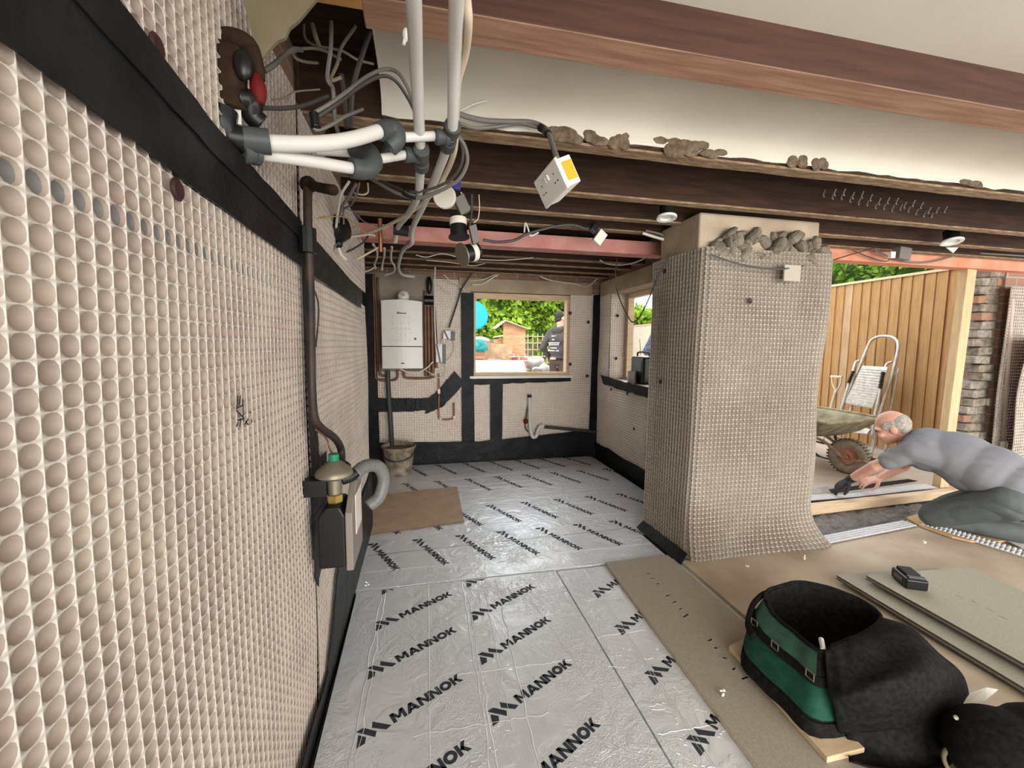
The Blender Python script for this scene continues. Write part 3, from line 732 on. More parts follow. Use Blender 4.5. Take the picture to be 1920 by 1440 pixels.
# ---------------------------------------------------------------- outside: patio, fence, hedges, house
struct('ground_patio', MB().box((-8, 4.7, -.25), (20, 30, .02)).box((2.3, 2.72, -.25), (20, 4.7, .02)), M['patio'])
def fence_run(label, y0, y1, x, ztop, sp, mt, seed):
    random.seed(seed)
    t = thing('board_fence', label, 'fence', (x, (y0+y1)/2, 0))
    b = MB(); yy = y0; k = 0
    while yy < y1:
        h = ztop+random.uniform(-.006,.006); w_ = sp+.02; j = random.uniform(-.003,.003)
        # feather edge board, thick edge towards the near side overlaps the next
        b.prism([(x-.019+j, yy, .05), (x-.003+j, yy+w_, .05), (x+.003+j, yy+w_, .05), (x+.002+j, yy, .05)], (0, 0, h-.05), 1 if random.random() < .13 else 0)
        yy += sp; k += 1
    b.build('board_panel', mt, t)
    MB().box((x-.03, y0, ztop), (x+.035, y1, ztop+.028)).build('capping_rail', M['pineh'], t)
    for pz in (.5, 1.7): MB().box((x+.004, y0, pz), (x+.06, y1, pz+.08)).build('rail', M['fence'], t)
    yy = y0
    while yy <= y1:
        MB().box((x+.06, yy, 0), (x+.15, yy+.09, ztop)).build('fence_post', M['fence'], t); yy += 1.8
    random.seed(7)
fence_run('new orange-brown feather-edge board fence beyond the right opening', 2.75, 5.6, 5.5, 2.085, .112, [M['fence'], M['fence2']], 4)
M['fgrey'] = mat('silvered_board', (.60, .52, .42), .8, col2=(.5, .42, .33), scale=5, stretch=(8, 8, 1))
fence_run('silvery board fence seen through the side window', 8.4, 11.6, 5.6, 1.80, .14, [M['fgrey'], M['fgrey']], 9)

M['leaf'] = mat('hedge_leaves', (.10, .22, .02), .55, col2=(.36, .50, .05), scale=2.2, detail=5, lo=.3, hi=.68, trans=.35)
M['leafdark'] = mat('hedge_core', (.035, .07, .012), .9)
def hedge(name, label, cat, lo, hi, nleaf, size, seed, lump=.25, droop=.6):
    r = np.random.default_rng(seed)
    lo = np.array(lo, float); hi = np.array(hi, float); ex = hi-lo
    t = thing(name, label, cat, ((lo[0]+hi[0])/2, (lo[1]+hi[1])/2, lo[2]))
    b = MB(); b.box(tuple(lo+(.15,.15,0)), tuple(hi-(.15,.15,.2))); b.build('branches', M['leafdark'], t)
    # sprays grow out of the front, top and side surfaces
    areas = np.array([ex[0]*ex[2], ex[0]*ex[1], ex[1]*ex[2], ex[1]*ex[2]])
    side = r.choice(4, nleaf, p=areas/areas.sum())
    p = lo+r.random((nleaf, 3))*ex
    nrm = np.zeros((nleaf, 3))
    p[side==0,1] = lo[1]; nrm[side==0] = (0,-1,0)
    p[side==1,2] = hi[2]; nrm[side==1] = (0,0,1)
    p[side==2,0] = lo[0]; nrm[side==2] = (-1,0,0)
    p[side==3,0] = hi[0]; nrm[side==3] = (1,0,0)
    ph = np.sin(p[:,0]*3.1+seed)*np.sin(p[:,2]*3.7+1)+.7*np.sin(p[:,0]*7.3+p[:,2]*4)+.5*np.sin(p[:,2]*9.1+p[:,1]*6+p[:,0]*2.2)
    p = p+nrm*(lump*.4*ph+lump*(r.random(nleaf)-.7))[:,None]
    d = nrm*.7+r.normal(0, .55, (nleaf,3)); d[:,2] -= droop*r.random(nleaf)
    d /= np.linalg.norm(d, axis=1)[:,None]
    sd = np.cross(d, r.normal(0,1,(nleaf,3))); sd /= np.linalg.norm(sd, axis=1)[:,None]
    L_ = size*r.uniform(.6, 1.4, nleaf)[:,None]; W_ = L_*.34
    V = np.stack([p, p+d*L_*.45+sd*W_, p+d*L_, p+d*L_*.45-sd*W_], 1).reshape(-1, 3)
    me = bpy.data.meshes.new('foliage')
    me.vertices.add(len(V)); me.vertices.foreach_set('co', V.astype(np.float32).ravel())
    me.loops.add(nleaf*4); me.loops.foreach_set('vertex_index', np.arange(nleaf*4, dtype=np.int32))
    me.polygons.add(nleaf); me.polygons.foreach_set('loop_start', np.arange(0, nleaf*4, 4, dtype=np.int32)); me.polygons.foreach_set('loop_total', np.full(nleaf, 4, np.int32))
    me.update(calc_edges=True); me.materials.append(M['leaf'])
    o = bpy.data.objects.new('foliage', me); COL.objects.link(o); attach(o, t)
hedge('conifer_hedge', 'tall bright green conifer hedge beyond the garden window', 'hedge', (-2.5, 11.0, .02), (4.2, 12.4, 4.2), 42000, .17, 1, .55)
hedge('clipped_hedge', 'yellow-green hedge top seen through the side window', 'hedge', (4.6, 12.0, .02), (7.2, 13.0, 2.35), 9000, .14, 2, .3)
hedge('garden_shrub', 'bushy green shrub showing over the orange-brown fence', 'shrub', (6.4, 3.75, .02), (8.2, 6.5, 2.75), 16000, .09, 3, .35)
b = MB().box((7.5, .5, .02), (9.5, 3.72, 5))
tag(b.build('neighbour_house', brickmat('neighbour_brick', (.50, .16, .10), (.42, .12, .08), (.66, .58, .5), axes='YZ')), 'red brick neighbouring house wall above the fence at the right', 'house')

# ---------------------------------------------------------------- white water pipes under the ceiling
def pipe(name, label, cat, pts, r, mt, group=None, seg=10):
    return tag(MB().sweep(pts, r, seg).build(name, mt, smooth=True, auto=50), label, cat, group)
def part(name, pts, r, mt, parent, seg=10, smooth=True):
    return MB().sweep(pts, r, seg, smooth=smooth).build(name, mt, parent, smooth=True, auto=50)
def longer(pts):     # carry the run on towards the near end of the room
    a = Vector(pts[0])
    return [(a.x-.01*k, a.y-.12*k, a.z+.004*k) for k in range(8, 0, -1)]+pts
def fitting(name, p, q, r, parent, mt=None):
    p = Vector(p); q = Vector(q); d = q-p; L_ = d.length; d.normalize()
    return MB().lathe([(r*.9, 0), (r, .002), (r, L_*.35), (r*.9, L_*.37), (r*.9, L_*.63), (r, L_*.65), (r, L_-.002), (r*.9, L_)], p, d, 16).build(name, mt or M['greypl'], parent, smooth=True, auto=40)

t = thing('water_pipe', 'left white plastic water pipe coming from the top, with its lower branch to the wall', 'pipe', (0.004, 1.22, 1.764))
part('pipe', longer([(-0.008, 0.74, 1.819), (-0.005, 0.97, 1.828), (0.001, 1.2, 1.79), (0.004, 1.24, 1.771), (-0.001, 1.36, 1.768), (-0.008, 1.52, 1.767), (-0.048, 1.95, 1.835), (-0.121, 2.45, 1.903), (-0.152, 2.66, 1.873)]), .014, M['whitepl'], t, 14)
part('branch_pipe', [(-0.335, 0.99, 1.643), (-0.263, 1.04, 1.658), (-0.163, 1.12, 1.68)], .0135, M['whitepl'], t, 14)
part('branch_pipe', [(-0.119, 1.18, 1.729), (-0.039, 1.22, 1.767)], .012, M['whitepl'], t, 12)
part('elbow_fitting', [(-0.165, 1.12, 1.681), (-0.136, 1.14, 1.688), (-0.117, 1.16, 1.714), (-0.133, 1.19, 1.752), (-0.171, 1.22, 1.768)], .024, M['greypl'], t, 14)
fitting('tee_fitting', (0.004, 1.2, 1.779), (0.004, 1.3, 1.77), .022, t)
fitting('tee_collar', (-0.042, 1.22, 1.767), (0.001, 1.24, 1.775), .020, t)
fitting('wall_elbow', (-0.35, 0.965, 1.633), (-0.327, 0.99, 1.641), .022, t)
t = thing('water_pipe', 'right white plastic water pipe coming from the top, with its upper branch to the wall', 'pipe', (0.083, 1.15, 1.803))
part('pipe', longer([(0.064, 0.76, 1.847), (0.074, 0.95, 1.848), (0.083, 1.14, 1.809), (0.077, 1.22, 1.807), (0.062, 1.36, 1.805), (0.042, 1.52, 1.806), (0.008, 1.85, 1.83), (-0.039, 2.35, 1.884), (-0.052, 2.55, 1.889), (-0.056, 2.7, 1.876), (-0.116, 3.0, 1.903), (-0.163, 3.45, 1.93), (-0.196, 3.85, 1.921), (-0.171, 4.1, 1.908), (-0.071, 4.2, 1.908)]), .014, M['whitepl'], t, 14)
part('branch_pipe', [(-0.335, 0.965, 1.656), (-0.29, 0.99, 1.666), (-0.215, 1.03, 1.692), (-0.154, 1.07, 1.726), (-0.091, 1.12, 1.776)], .0165, M['whitepl'], t, 16)
part('branch_pipe', [(-0.052, 1.15, 1.778), (0.043, 1.17, 1.801)], .012, M['whitepl'], t, 12)
part('elbow_fitting', [(-0.095, 1.11, 1.769), (-0.076, 1.13, 1.786), (-0.059, 1.14, 1.788), (-0.057, 1.14, 1.767), (-0.075, 1.14, 1.747)], .022, M['greypl'], t, 14)
fitting('tee_fitting', (0.084, 1.13, 1.814), (0.075, 1.24, 1.807), .022, t)
fitting('tee_collar', (0.04, 1.16, 1.795), (0.076, 1.17, 1.801), .020, t)
MB().lathe([(.024,0),(.024,.05)], (-0.347, 0.96, 1.655), Vector((-0.331, 0.965, 1.657))-Vector((-0.347, 0.96, 1.655)), 16).build('wall_elbow', M['greypl'], t, smooth=True, auto=40)
part('elbow_body', [(-0.344, 0.96, 1.654), (-0.368, 0.95, 1.654), (-0.372, 0.94, 1.673), (-0.369, 0.94, 1.698)], .026, M['blackpl'], t, 14)
part('middle_branch', [(-0.264, 1.2, 1.748), (-0.174, 1.25, 1.772)], .0125, M['whitepl'], t, 12)
fitting('coupling', (-0.175, 1.25, 1.794), (-0.126, 1.25, 1.757), .018, t)
fitting('coupling', (-0.092, 1.22, 1.759), (-0.075, 1.2, 1.793), .014, t)
pipe('conduit', 'buff flexible conduit running beside the right white water pipe', 'conduit', longer([(0.082, 0.78, 1.866), (0.091, 0.83, 1.851), (0.096, 0.92, 1.859), (0.092, 0.97, 1.857), (0.088, 1.03, 1.853), (0.097, 1.2, 1.842), (0.1, 1.3, 1.823), (0.083, 1.44, 1.815), (0.045, 1.6, 1.804), (-0.043, 1.95, 1.835), (-0.172, 2.3, 1.864), (-0.288, 2.5, 1.871), (-0.388, 2.6, 1.869), (-0.441, 2.6, 1.86)]), .0085, M['cabbuff'])
# pipe clips and hangers
tag(MB().ball((-0.026, 0.97, 1.904), (.008,.008,.014), 8).sweep([(-0.027, 0.97, 1.901), (-0.031, 0.97, 1.883)], .004, 6).build('pipe_clip', M['white'], smooth=True), 'small white pipe clip hanging left of the left white pipe', 'clip')

# rusty stopcock, top left
M['rust'] = mat('rusty_iron', (.016, .009, .006), .9, col2=(.034, .019, .011), scale=25, bump=.6, spec=.12)
M['redpaint'] = mat('worn_red_paint', (.14, .010, .010), .6, col2=(.08, .008, .008), scale=40, spec=.12)
t = thing('stopcock', 'rusty brown iron stopcock with a red lever at the top left', 'valve', (-0.353, 0.96, 1.774))
b = MB()
b.sweep([(-0.363, 0.955, 1.706), (-0.361, 0.95, 1.758), (-0.358, 0.95, 1.811)], .032, 12).sweep([(-0.378, 0.95, 1.822), (-0.35, 0.95, 1.834), (-0.326, 0.96, 1.832), (-0.317, 0.965, 1.802), (-0.316, 0.97, 1.775)], lambda u: .02-.006*u, 12)
b.ball((-0.373, 0.95, 1.804), (.02,.02,.03), 10)
b.build('body', M['rust'], t, smooth=True)
MB().ball((-0.327, 0.93, 1.777), (.018,.012,.028), 12).build('valve_cap', M['blackpl'], t, smooth=True)
MB().sweep([(-0.315, 0.955, 1.777), (-0.31, 0.955, 1.75), (-0.308, 0.955, 1.723)], lambda u: .009+.006*math.sin(u*3.14), 8).build('lever', M['redpaint'], t, smooth=True)
MB().sweep([(-0.346, 0.95, 1.725), (-0.326, 0.96, 1.728), (-0.329, 0.97, 1.708), (-0.315, 0.98, 1.697)], .02, 10).build('black_union', M['blackpl'], t, smooth=True)
MB().box(Vector((-0.349, 0.95, 1.676))-Vector((.003,.001,.0)), Vector((-0.344, 0.95, 1.706))+Vector((.003,.001,0))).build('tag_label', M['white'], t)

# ---------------------------------------------------------------- cables in the ceiling void
def cable(label, path, r=.0035, mt='cabgrey', seg=6, cat='cable', name='cable'):
    return pipe(name, label, cat, path, r, M[mt], None, seg)
cable('grey cable bundle curling out of the flap at the top left', [(-0.336, 1.08, 1.856), (-0.321, 1.1, 1.885), (-0.311, 1.15, 1.939), (-0.306, 1.2, 1.984), (-0.299, 1.25, 2.015)], .006)
cable('looped pale cable in the dark ceiling void', [(-0.21, 1.3, 2.036), (-0.264, 1.3, 2.055), (-0.307, 1.28, 2.036), (-0.324, 1.27, 2.016), (-0.317, 1.27, 2.004), (-0.299, 1.3, 2.017), (-0.282, 1.35, 2.048)], .004, 'cabvoid')
cable('grey cable dropping steeply in the middle of the void', [(-0.215, 1.2, 2.063), (-0.218, 1.2, 2.0), (-0.228, 1.2, 1.935), (-0.225, 1.2, 1.916), (-0.219, 1.22, 1.909), (-0.222, 1.25, 1.851), (-0.22, 1.28, 1.831)], .0055)
cable('second grey cable crossing behind the steep one in the void', [(-0.162, 1.25, 2.096), (-0.205, 1.28, 2.056), (-0.214, 1.26, 1.999), (-0.228, 1.24, 1.945), (-0.201, 1.24, 1.955)], .0045, 'cabvoid')
cable('dark grey cable falling at the right of the void', [(-0.127, 1.25, 2.086), (-0.147, 1.25, 2.029), (-0.165, 1.25, 1.973), (-0.177, 1.25, 1.917), (-0.185, 1.27, 1.844)], .007, 'cabdark')
cable('dark grey cable beside the falling one in the void', [(-0.211, 1.3, 1.997), (-0.205, 1.3, 1.941), (-0.201, 1.3, 1.857)], .007, 'cabdark')
cable('pale cable slanting across the upper void', [(-0.302, 1.3, 2.113), (-0.301, 1.3, 2.08), (-0.277, 1.3, 2.063), (-0.209, 1.3, 2.059), (-0.17, 1.32, 2.054), (-0.13, 1.35, 2.067)], .0035, 'cabvoid')
cable('short cable at the top of the void beside the plank', [(-0.271, 1.25, 2.083), (-0.263, 1.25, 2.052), (-0.262, 1.28, 2.052)], .006, 'cabvoid')
cable('upper of two arched cables springing from the void to the left white pipe', [(-0.24, 1.1, 1.789), (-0.201, 1.12, 1.83), (-0.162, 1.15, 1.883), (-0.129, 1.2, 1.945), (-0.093, 1.25, 1.996), (-0.058, 1.25, 1.994), (-0.034, 1.25, 1.963), (-0.012, 1.28, 1.926), (0.005, 1.3, 1.902)], .0048, 'cabgrey')
cable('lower of two arched cables springing from the void to the left white pipe', [(-0.238, 1.1, 1.777), (-0.185, 1.13, 1.838), (-0.145, 1.16, 1.894), (-0.096, 1.2, 1.949), (-0.061, 1.22, 1.953), (-0.03, 1.25, 1.929), (-0.01, 1.28, 1.905)], .0048, 'cabdark')
cable('thin grey cable running level above the joist at the left', [(-0.339, 1.05, 1.762), (-0.308, 1.1, 1.791), (-0.274, 1.15, 1.828), (-0.228, 1.2, 1.883)], .005, 'cabdark')
cable('thin pale wire waving across the dark void', [(-0.374, 1.2, 1.856), (-0.341, 1.22, 1.874), (-0.314, 1.24, 1.905), (-0.259, 1.26, 1.929)], .002, 'cabvoid')
cable('cable loop bound with black tape below the void', [(-0.235, 1.1, 1.786), (-0.243, 1.1, 1.765), (-0.236, 1.1, 1.751), (-0.209, 1.12, 1.775), (-0.179, 1.15, 1.814), (-0.144, 1.2, 1.861)], .0042)
tag(MB().sweep([(-0.241, 1.095, 1.786), (-0.239, 1.095, 1.771), (-0.237, 1.095, 1.754)], .011, 8).build('tape_wrap', M['blackpl'], smooth=True), 'black tape wrap round the cable loop below the void', 'tape')
# grey cable that feeds the hanging socket
cable('thick grey cable leading across the plaster to the hanging socket', [(0.114, 1.4, 1.986), (0.158, 1.42, 1.988), (0.214, 1.44, 1.995), (0.288, 1.45, 2.005), (0.353, 1.45, 2.012), (0.388, 1.44, 2.005), (0.411, 1.42, 1.984), (0.412, 1.36, 1.93), (0.4, 1.28, 1.86), (0.387, 1.2, 1.791)], .0085, 'cabgrey', 8)
cable('second grey cable lying under the socket cable on the plaster', [(0.115, 1.42, 1.97), (0.179, 1.45, 1.972), (0.253, 1.46, 1.989), (0.336, 1.455, 2.006), (0.399, 1.43, 1.987)], .006, 'cabgrey')
tag(MB().sweep([(0.396, 1.42, 1.985), (0.41, 1.405, 1.969), (0.411, 1.37, 1.94)], .013, 8).build('tape_wrap', M['blackpl'], smooth=True), 'black tape wrap holding the socket cable to the plaster', 'tape')
cable('pale stripe of cable on the plaster above the broken edge', [(0.129, 1.44, 2.015), (0.178, 1.44, 2.042), (0.219, 1.45, 2.063)], .003, 'cabwhite')
cable('coil of grey cables hanging round the right white pipe', [(0.102, 1.26, 1.857), (0.132, 1.3, 1.841), (0.142, 1.33, 1.809), (0.121, 1.36, 1.771), (0.079, 1.4, 1.753), (0.02, 1.45, 1.74), (-0.023, 1.48, 1.741), (-0.076, 1.5, 1.759), (-0.136, 1.55, 1.802), (-0.171, 1.6, 1.835)], .006)
cable('outer loop of grey cable hanging round the right white pipe', [(0.111, 1.28, 1.864), (0.127, 1.31, 1.83), (0.12, 1.34, 1.795), (0.086, 1.38, 1.767), (0.029, 1.42, 1.752), (-0.031, 1.46, 1.753), (-0.076, 1.5, 1.777), (-0.131, 1.55, 1.811)], .005, 'cabdark')
tag(MB().sweep([(-0.054, 1.47, 1.758), (-0.035, 1.47, 1.749), (-0.014, 1.47, 1.746)], .014, 8).build('tape_wrap', M['blackpl'], smooth=True), 'black tape wrap on the hanging cable coil', 'tape')
# bundle at the left, under the joists
k = 0
for lab, pth, r, mt in (
 ('pale flat cable at the left of the bundle by the wall', [(-0.258, 1.7, 1.855), (-0.296, 1.75, 1.822), (-0.327, 1.85, 1.791), (-0.355, 1.95, 1.742), (-0.361, 2.0, 1.709)], .005, 'cabwhite'),
 ('middle flat cable of the bundle by the wall', [(-0.234, 1.7, 1.848), (-0.267, 1.75, 1.818), (-0.314, 1.85, 1.802), (-0.346, 1.95, 1.764), (-0.343, 2.0, 1.733), (-0.376, 2.05, 1.696)], .006, 'cabgrey'),
 ('right cable of the bundle by the wall', [(-0.222, 1.7, 1.853), (-0.242, 1.75, 1.826), (-0.277, 1.85, 1.815), (-0.312, 1.9, 1.813), (-0.324, 1.95, 1.766)], .004, 'cabgrey'),
 ('thin cable loop hanging from the second joist', [(-0.198, 1.75, 1.871), (-0.204, 1.8, 1.856), (-0.224, 1.8, 1.844), (-0.256, 1.8, 1.848)], .003, 'cabbuff'),
 ('bright thin wire arching off the black pipe to the cable bundle', [(-0.353, 1.52, 1.637), (-0.364, 1.6, 1.679), (-0.355, 1.7, 1.718), (-0.307, 1.8, 1.754), (-0.29, 1.95, 1.779), (-0.266, 2.1, 1.78), (-0.254, 2.2, 1.789)], .0022, 'orangewire'),
 ('orange wire rising from the tape knot by the wall', [(-0.339, 2.0, 1.717), (-0.317, 2.05, 1.766), (-0.296, 2.1, 1.799), (-0.287, 2.12, 1.801)], .0022, 'orangewire'),
 ('pale straight cable from the tape knot to the conduit end', [(-0.339, 2.0, 1.719), (-0.316, 2.2, 1.777), (-0.277, 2.4, 1.838), (-0.252, 2.5, 1.859)], .005, 'cabwhite'),
 ('drooping dark cable pair under the steel beam at the left', [(-0.289, 2.5, 1.853), (-0.305, 2.4, 1.794), (-0.345, 2.3, 1.734), (-0.375, 2.2, 1.693)], .005, 'cabdark'),
 ('buff conduit running from the copper stub down to the left wall', [(-0.252, 2.7, 1.839), (-0.308, 2.65, 1.791), (-0.377, 2.6, 1.737), (-0.416, 2.6, 1.714), (-0.428, 2.6, 1.675)], .006, 'cabbuff'),
 ('stub of white cable sticking out below the tape knot', [(-0.347, 1.95, 1.664), (-0.337, 1.95, 1.635), (-0.316, 1.95, 1.614)], .006, 'cabwhite'),
 ('short grey cable tails below the tape knot', [(-0.357, 1.95, 1.679), (-0.37, 1.92, 1.634), (-0.379, 1.9, 1.601)], .005, 'cabgrey'),
 ('white cable drooping over the black corner by the boiler', [(-0.512, 3.6, 1.85), (-0.443, 3.6, 1.84), (-0.389, 3.6, 1.864), (-0.363, 3.6, 1.891)], .005, 'cabwhite'),
 ('thin pale cable sagging across the joists above the boiler', [(-0.329, 2.0, 1.847), (-0.299, 2.1, 1.862), (-0.285, 2.3, 1.878), (-0.249, 2.4, 1.892), (-0.225, 2.5, 1.91)], .003, 'cabgrey')):
    if mt == 'orangewire' and 'orangewire' not in M: M['orangewire'] = mat('orange_wire', (.42, .22, .06), .5)
    cable(lab, pth, r, mt)
tag(MB().ball((-0.357, 2.0, 1.695), (.02,.02,.025), 8).build('tape_wrap', M['blackpl'], smooth=True), 'black tape knot tying the cable bundle by the left wall', 'tape')
tag(MB().lathe([(.0,0),(.05,.004),(.06,.02),(.05,.05),(.03,.055)], (-0.369, 2.0, 1.754), (1,-.4,.1), 16).build('junction_box', M['blackpl'], smooth=True, auto=40), 'round black back box behind the cable bundle at the left wall', 'box')
# pipe tails above the boiler
for lab, pth in (('first white pipe tail from the left above the boiler', [(-0.303, 2.9, 1.901), (-0.3, 3.1, 1.897), (-0.324, 3.3, 1.888), (-0.361, 3.5, 1.885), (-0.364, 3.6, 1.869)]),
                 ('second white pipe tail from the left above the boiler', [(-0.242, 3.0, 1.9), (-0.262, 3.2, 1.89), (-0.3, 3.5, 1.888), (-0.314, 3.6, 1.859)]),
                 ('third white pipe tail from the left above the boiler', [(-0.193, 3.0, 1.913), (-0.214, 3.2, 1.9), (-0.224, 3.4, 1.893), (-0.213, 3.6, 1.889), (-0.235, 3.8, 1.879), (-0.314, 3.9, 1.864)])):
    pipe('pipe_tail', lab, 'pipe', pth, .0085, M['whitepl'], None, 8)
pipe('copper_pipe', 'short upright copper pipe stub in front of the steel beam', 'pipe', [(-0.233, 2.6, 1.981), (-0.232, 2.6, 1.891), (-0.233, 2.62, 1.798)], .012, M['copper'])
tag(MB().sweep([(-0.15, 2.5, 1.9), (-0.109, 2.5, 1.897), (-0.068, 2.5, 1.893)], .03, 10).build('pipe_lagging', M['blackrub'], smooth=True, auto=50), 'black lagging patch on the left white pipe by the steel beam', 'lagging')

# ---------------------------------------------------------------- gas pipe, regulator and meter on the left wall
M['gasblk'] = mat('tarred_pipe', (.016, .013, .012), .5, col2=(.05, .026, .018), scale=14)
t = thing('gas_pipe', 'dark iron gas pipe running down the left wall to the regulator', 'pipe', (-0.325, 1.326, 1.036))
part('riser', [(-0.325, 1.374, 1.722), (-0.325, 1.362, 1.634), (-0.325, 1.357, 1.557), (-0.325, 1.357, 1.386), (-0.325, 1.338, 1.164), (-0.325, 1.346, 1.041), (-0.315, 1.375, 0.994), (-0.295, 1.489, 0.931), (-0.285, 1.539, 0.875), (-0.28, 1.502, 0.818)], .0125, M['gasblk'], t, 12)
MB().ball((-0.325, 1.38, 1.722), .024, 12).sweep([(-0.325, 1.38, 1.722), (-0.28, 1.32, 1.696), (-0.22, 1.188, 1.648)], .014, 10).build('elbow', M['rust'], t, smooth=True)
MB().lathe([(.025,0),(.025,.07)], (-0.325, 1.346, 1.517), (0,0,1), 12).build('tape_wrap', M['blackpl'], t)
MB().sweep([(-0.285, 1.534, 0.844), (-0.27, 1.549, 0.827), (-0.265, 1.57, 0.809), (-0.265, 1.496, 0.815)], .006, 8).build('clamp', M['blackpl'], t, smooth=True)
cable('thin brown earth wire hanging beside the gas pipe', [(-0.32, 1.343, 0.992), (-0.31, 1.433, 0.944), (-0.3, 1.442, 0.9), (-0.29, 1.487, 0.857)], .003, 'copperold')
cable('thin dark wire bowing off the gas pipe on the white membrane', [(-0.335, 1.431, 1.435), (-0.33, 1.477, 1.381), (-0.335, 1.482, 1.312), (-0.335, 1.444, 1.243)], .0028, 'cabdark')
M['pewter'] = mat('dull_pewter', (.22, .19, .14), .45, metal=.6)
M['brass'] = mat('brass', (.48, .33, .09), .35, metal=.8)
c = Vector((-0.275, 1.363, 0.842))
t = thing('gas_regulator', 'dull metal gas regulator with a green cap on the left wall', 'regulator', c)
MB().lathe([(.004,.045),(.018,.045),(.05,.018),(.056,.008),(.056,.0),(.045,-.008),(.022,-.012),(.02,-.06),(.004,-.06)], c, (0,0,1), 24).build('body', M['pewter'], t, smooth=True, auto=35)
MB().lathe([(.015,.045),(.016,.048),(.016,.066),(.013,.068)], c, (0,0,1), 16).build('cap', mat('green_cap', (.02,.17,.10), .4), t, smooth=True, auto=40)
MB().lathe([(.022,-.062),(.024,-.064),(.024,-.085),(.02,-.09)], c, (0,0,1), 6).build('nut', M['brass'], t)
MB().obox(c+Vector((-.055,0,-.035)), (.035,0,0), (0,.025,0), (0,0,.025)).sweep([c+Vector((.02,.01,-.02)), c+Vector((.045,.02,-.015)), c+Vector((.06,.03,-.005))], .018, 10).build('outlet', M['blackpl'], t, smooth=True, auto=40)
t = thing('gas_meter', 'black gas meter box with a grey side plate below the regulator', 'meter', c+Vector((0,0,-.3)))
MB().prism([c+Vector(p) for p in ((-.045,-.045,-.285),(.035,-.045,-.285),(.035,-.045,-.12),(.02,-.045,-.09),(-.02,-.045,-.09),(-.045,-.045,-.12))], (0,.13,0)).build('case', M['blackpl'], t, bevel=.006)
sp_ = MB().prism([c+Vector(p) for p in ((.036,-.05,-.295),(.036,.15,-.295),(.036,.15,-.02),(.036,.08,-.02),(.036,-.05,-.11))], (.022,0,0)).build('side_plate', mat('grey_plate', (.20,.17,.14), .6), t, bevel=.004)
MB().box(c+Vector((.059,.0,-.20)), c+Vector((.061,.12,-.07))).build('label_plate', M['cabwhite'], sp_)
hp = spline([c+Vector(p) for p in ((.055,.03,-.012),(.085,.08,.0),(.12,.13,-.02),(.135,.15,-.07),(.12,.14,-.13),(.085,.12,-.155))], 14)
b = MB(); b.sweep(hp, lambda u: .0215+.0016*math.sin(u*260), 14, smooth=False)
tag(b.build('gas_hose', mat('grey_hose', (.14,.14,.13), .35), smooth=True), 'grey corrugated gas hose looping from the regulator to the meter', 'hose')
# marker scribble
b = MB()
for a, q in (((-0.356, 0.918, 1.147), (-0.356, 0.91, 1.129)), ((-0.356, 0.898, 1.122), (-0.356, 0.908, 1.148)), ((-0.356, 0.897, 1.12), (-0.356, 0.925, 1.103)), ((-0.356, 0.898, 1.125), (-0.356, 0.93, 1.126)), ((-0.356, 0.927, 1.139), (-0.356, 0.926, 1.094)), ((-0.356, 0.9, 1.1), (-0.356, 0.93, 1.099)), ((-0.356, 0.893, 1.089), (-0.356, 0.902, 1.096)), ((-0.356, 0.937, 1.092), (-0.356, 0.949, 1.082)), ((-0.356, 0.933, 1.086), (-0.356, 0.95, 1.094)), ((-0.356, 0.963, 1.107), (-0.356, 0.965, 1.105)), ((-0.356, 0.966, 1.09), (-0.356, 0.969, 1.084)), ((-0.356, 0.915, 1.101), (-0.356, 0.908, 1.086))):
    b.bar(a, q, .0022, .0012, (1,0,0))
tag(b.build('marker_scribble', M['blackpl']), 'black marker scribble on the large white membrane at the left', 'writing')

# ---------------------------------------------------------------- fixing plugs
def plug(label, c, n, r=.013):
    c = Vector(c)
    return tag(MB().lathe([(r,0),(r*1.05,.002),(r*.8,.005),(r*.55,.003),(.001,.002)], c, n, 14).build('fixing_plug', mat_plug, smooth=True, auto=40), label, 'plug', 'membrane fixing plugs')
mat_plug = mat('dark_red_plug', (.035,.012,.012), .5)
plug('dark fixing plug above the black tape band at the top left', (-0.352, 0.698, 1.655), (1,0,0), .016)
plug('dark fixing plug just below the black tape band on the left wall', (-0.352, 0.726, 1.476), (1,0,0), .016)
for lab, px_ in (('fixing plug high on the back wall right of the garden window', (1.821, 4.405, 1.521)), ('fixing plug low on the back wall right of the garden window', (1.823, 4.405, 0.917)), ('small fixing plug upper right of the garden window frame', (1.604, 4.405, 1.616)), ('small fixing plug lower right of the garden window frame', (1.617, 4.405, 1.05))):
    plug(lab, px_, (0,-1,0), .018)
for lab, px_ in (('fixing plug above the sill left of the side window', (2.025, 4.105, 1.576)), ('lower fixing plug left of the side window', (2.022, 4.105, 1.125)), ('first fixing plug under the side window sill', (1.944, 4.036, 0.801)), ('second fixing plug under the side window sill', (1.944, 3.685, 0.796)), ('lone fixing plug low on the right wall', (1.944, 3.527, 0.48))):
    plug(lab, px_, (0,-1,0) if 'left of the side window' in lab else (-1,0,0), .016)
plug('fixing plug near the top of the pillar left face', (1.485, 2.38, 1.722), (-1,0,0), .015)
plug('fixing plug midway down the pillar left face', (1.47, 2.353, 1.031), (-1,0,0), .015)
plug('fixing plug high on the pillar front face', (1.802, 2.03, 1.512), (0,-1,0), .015)

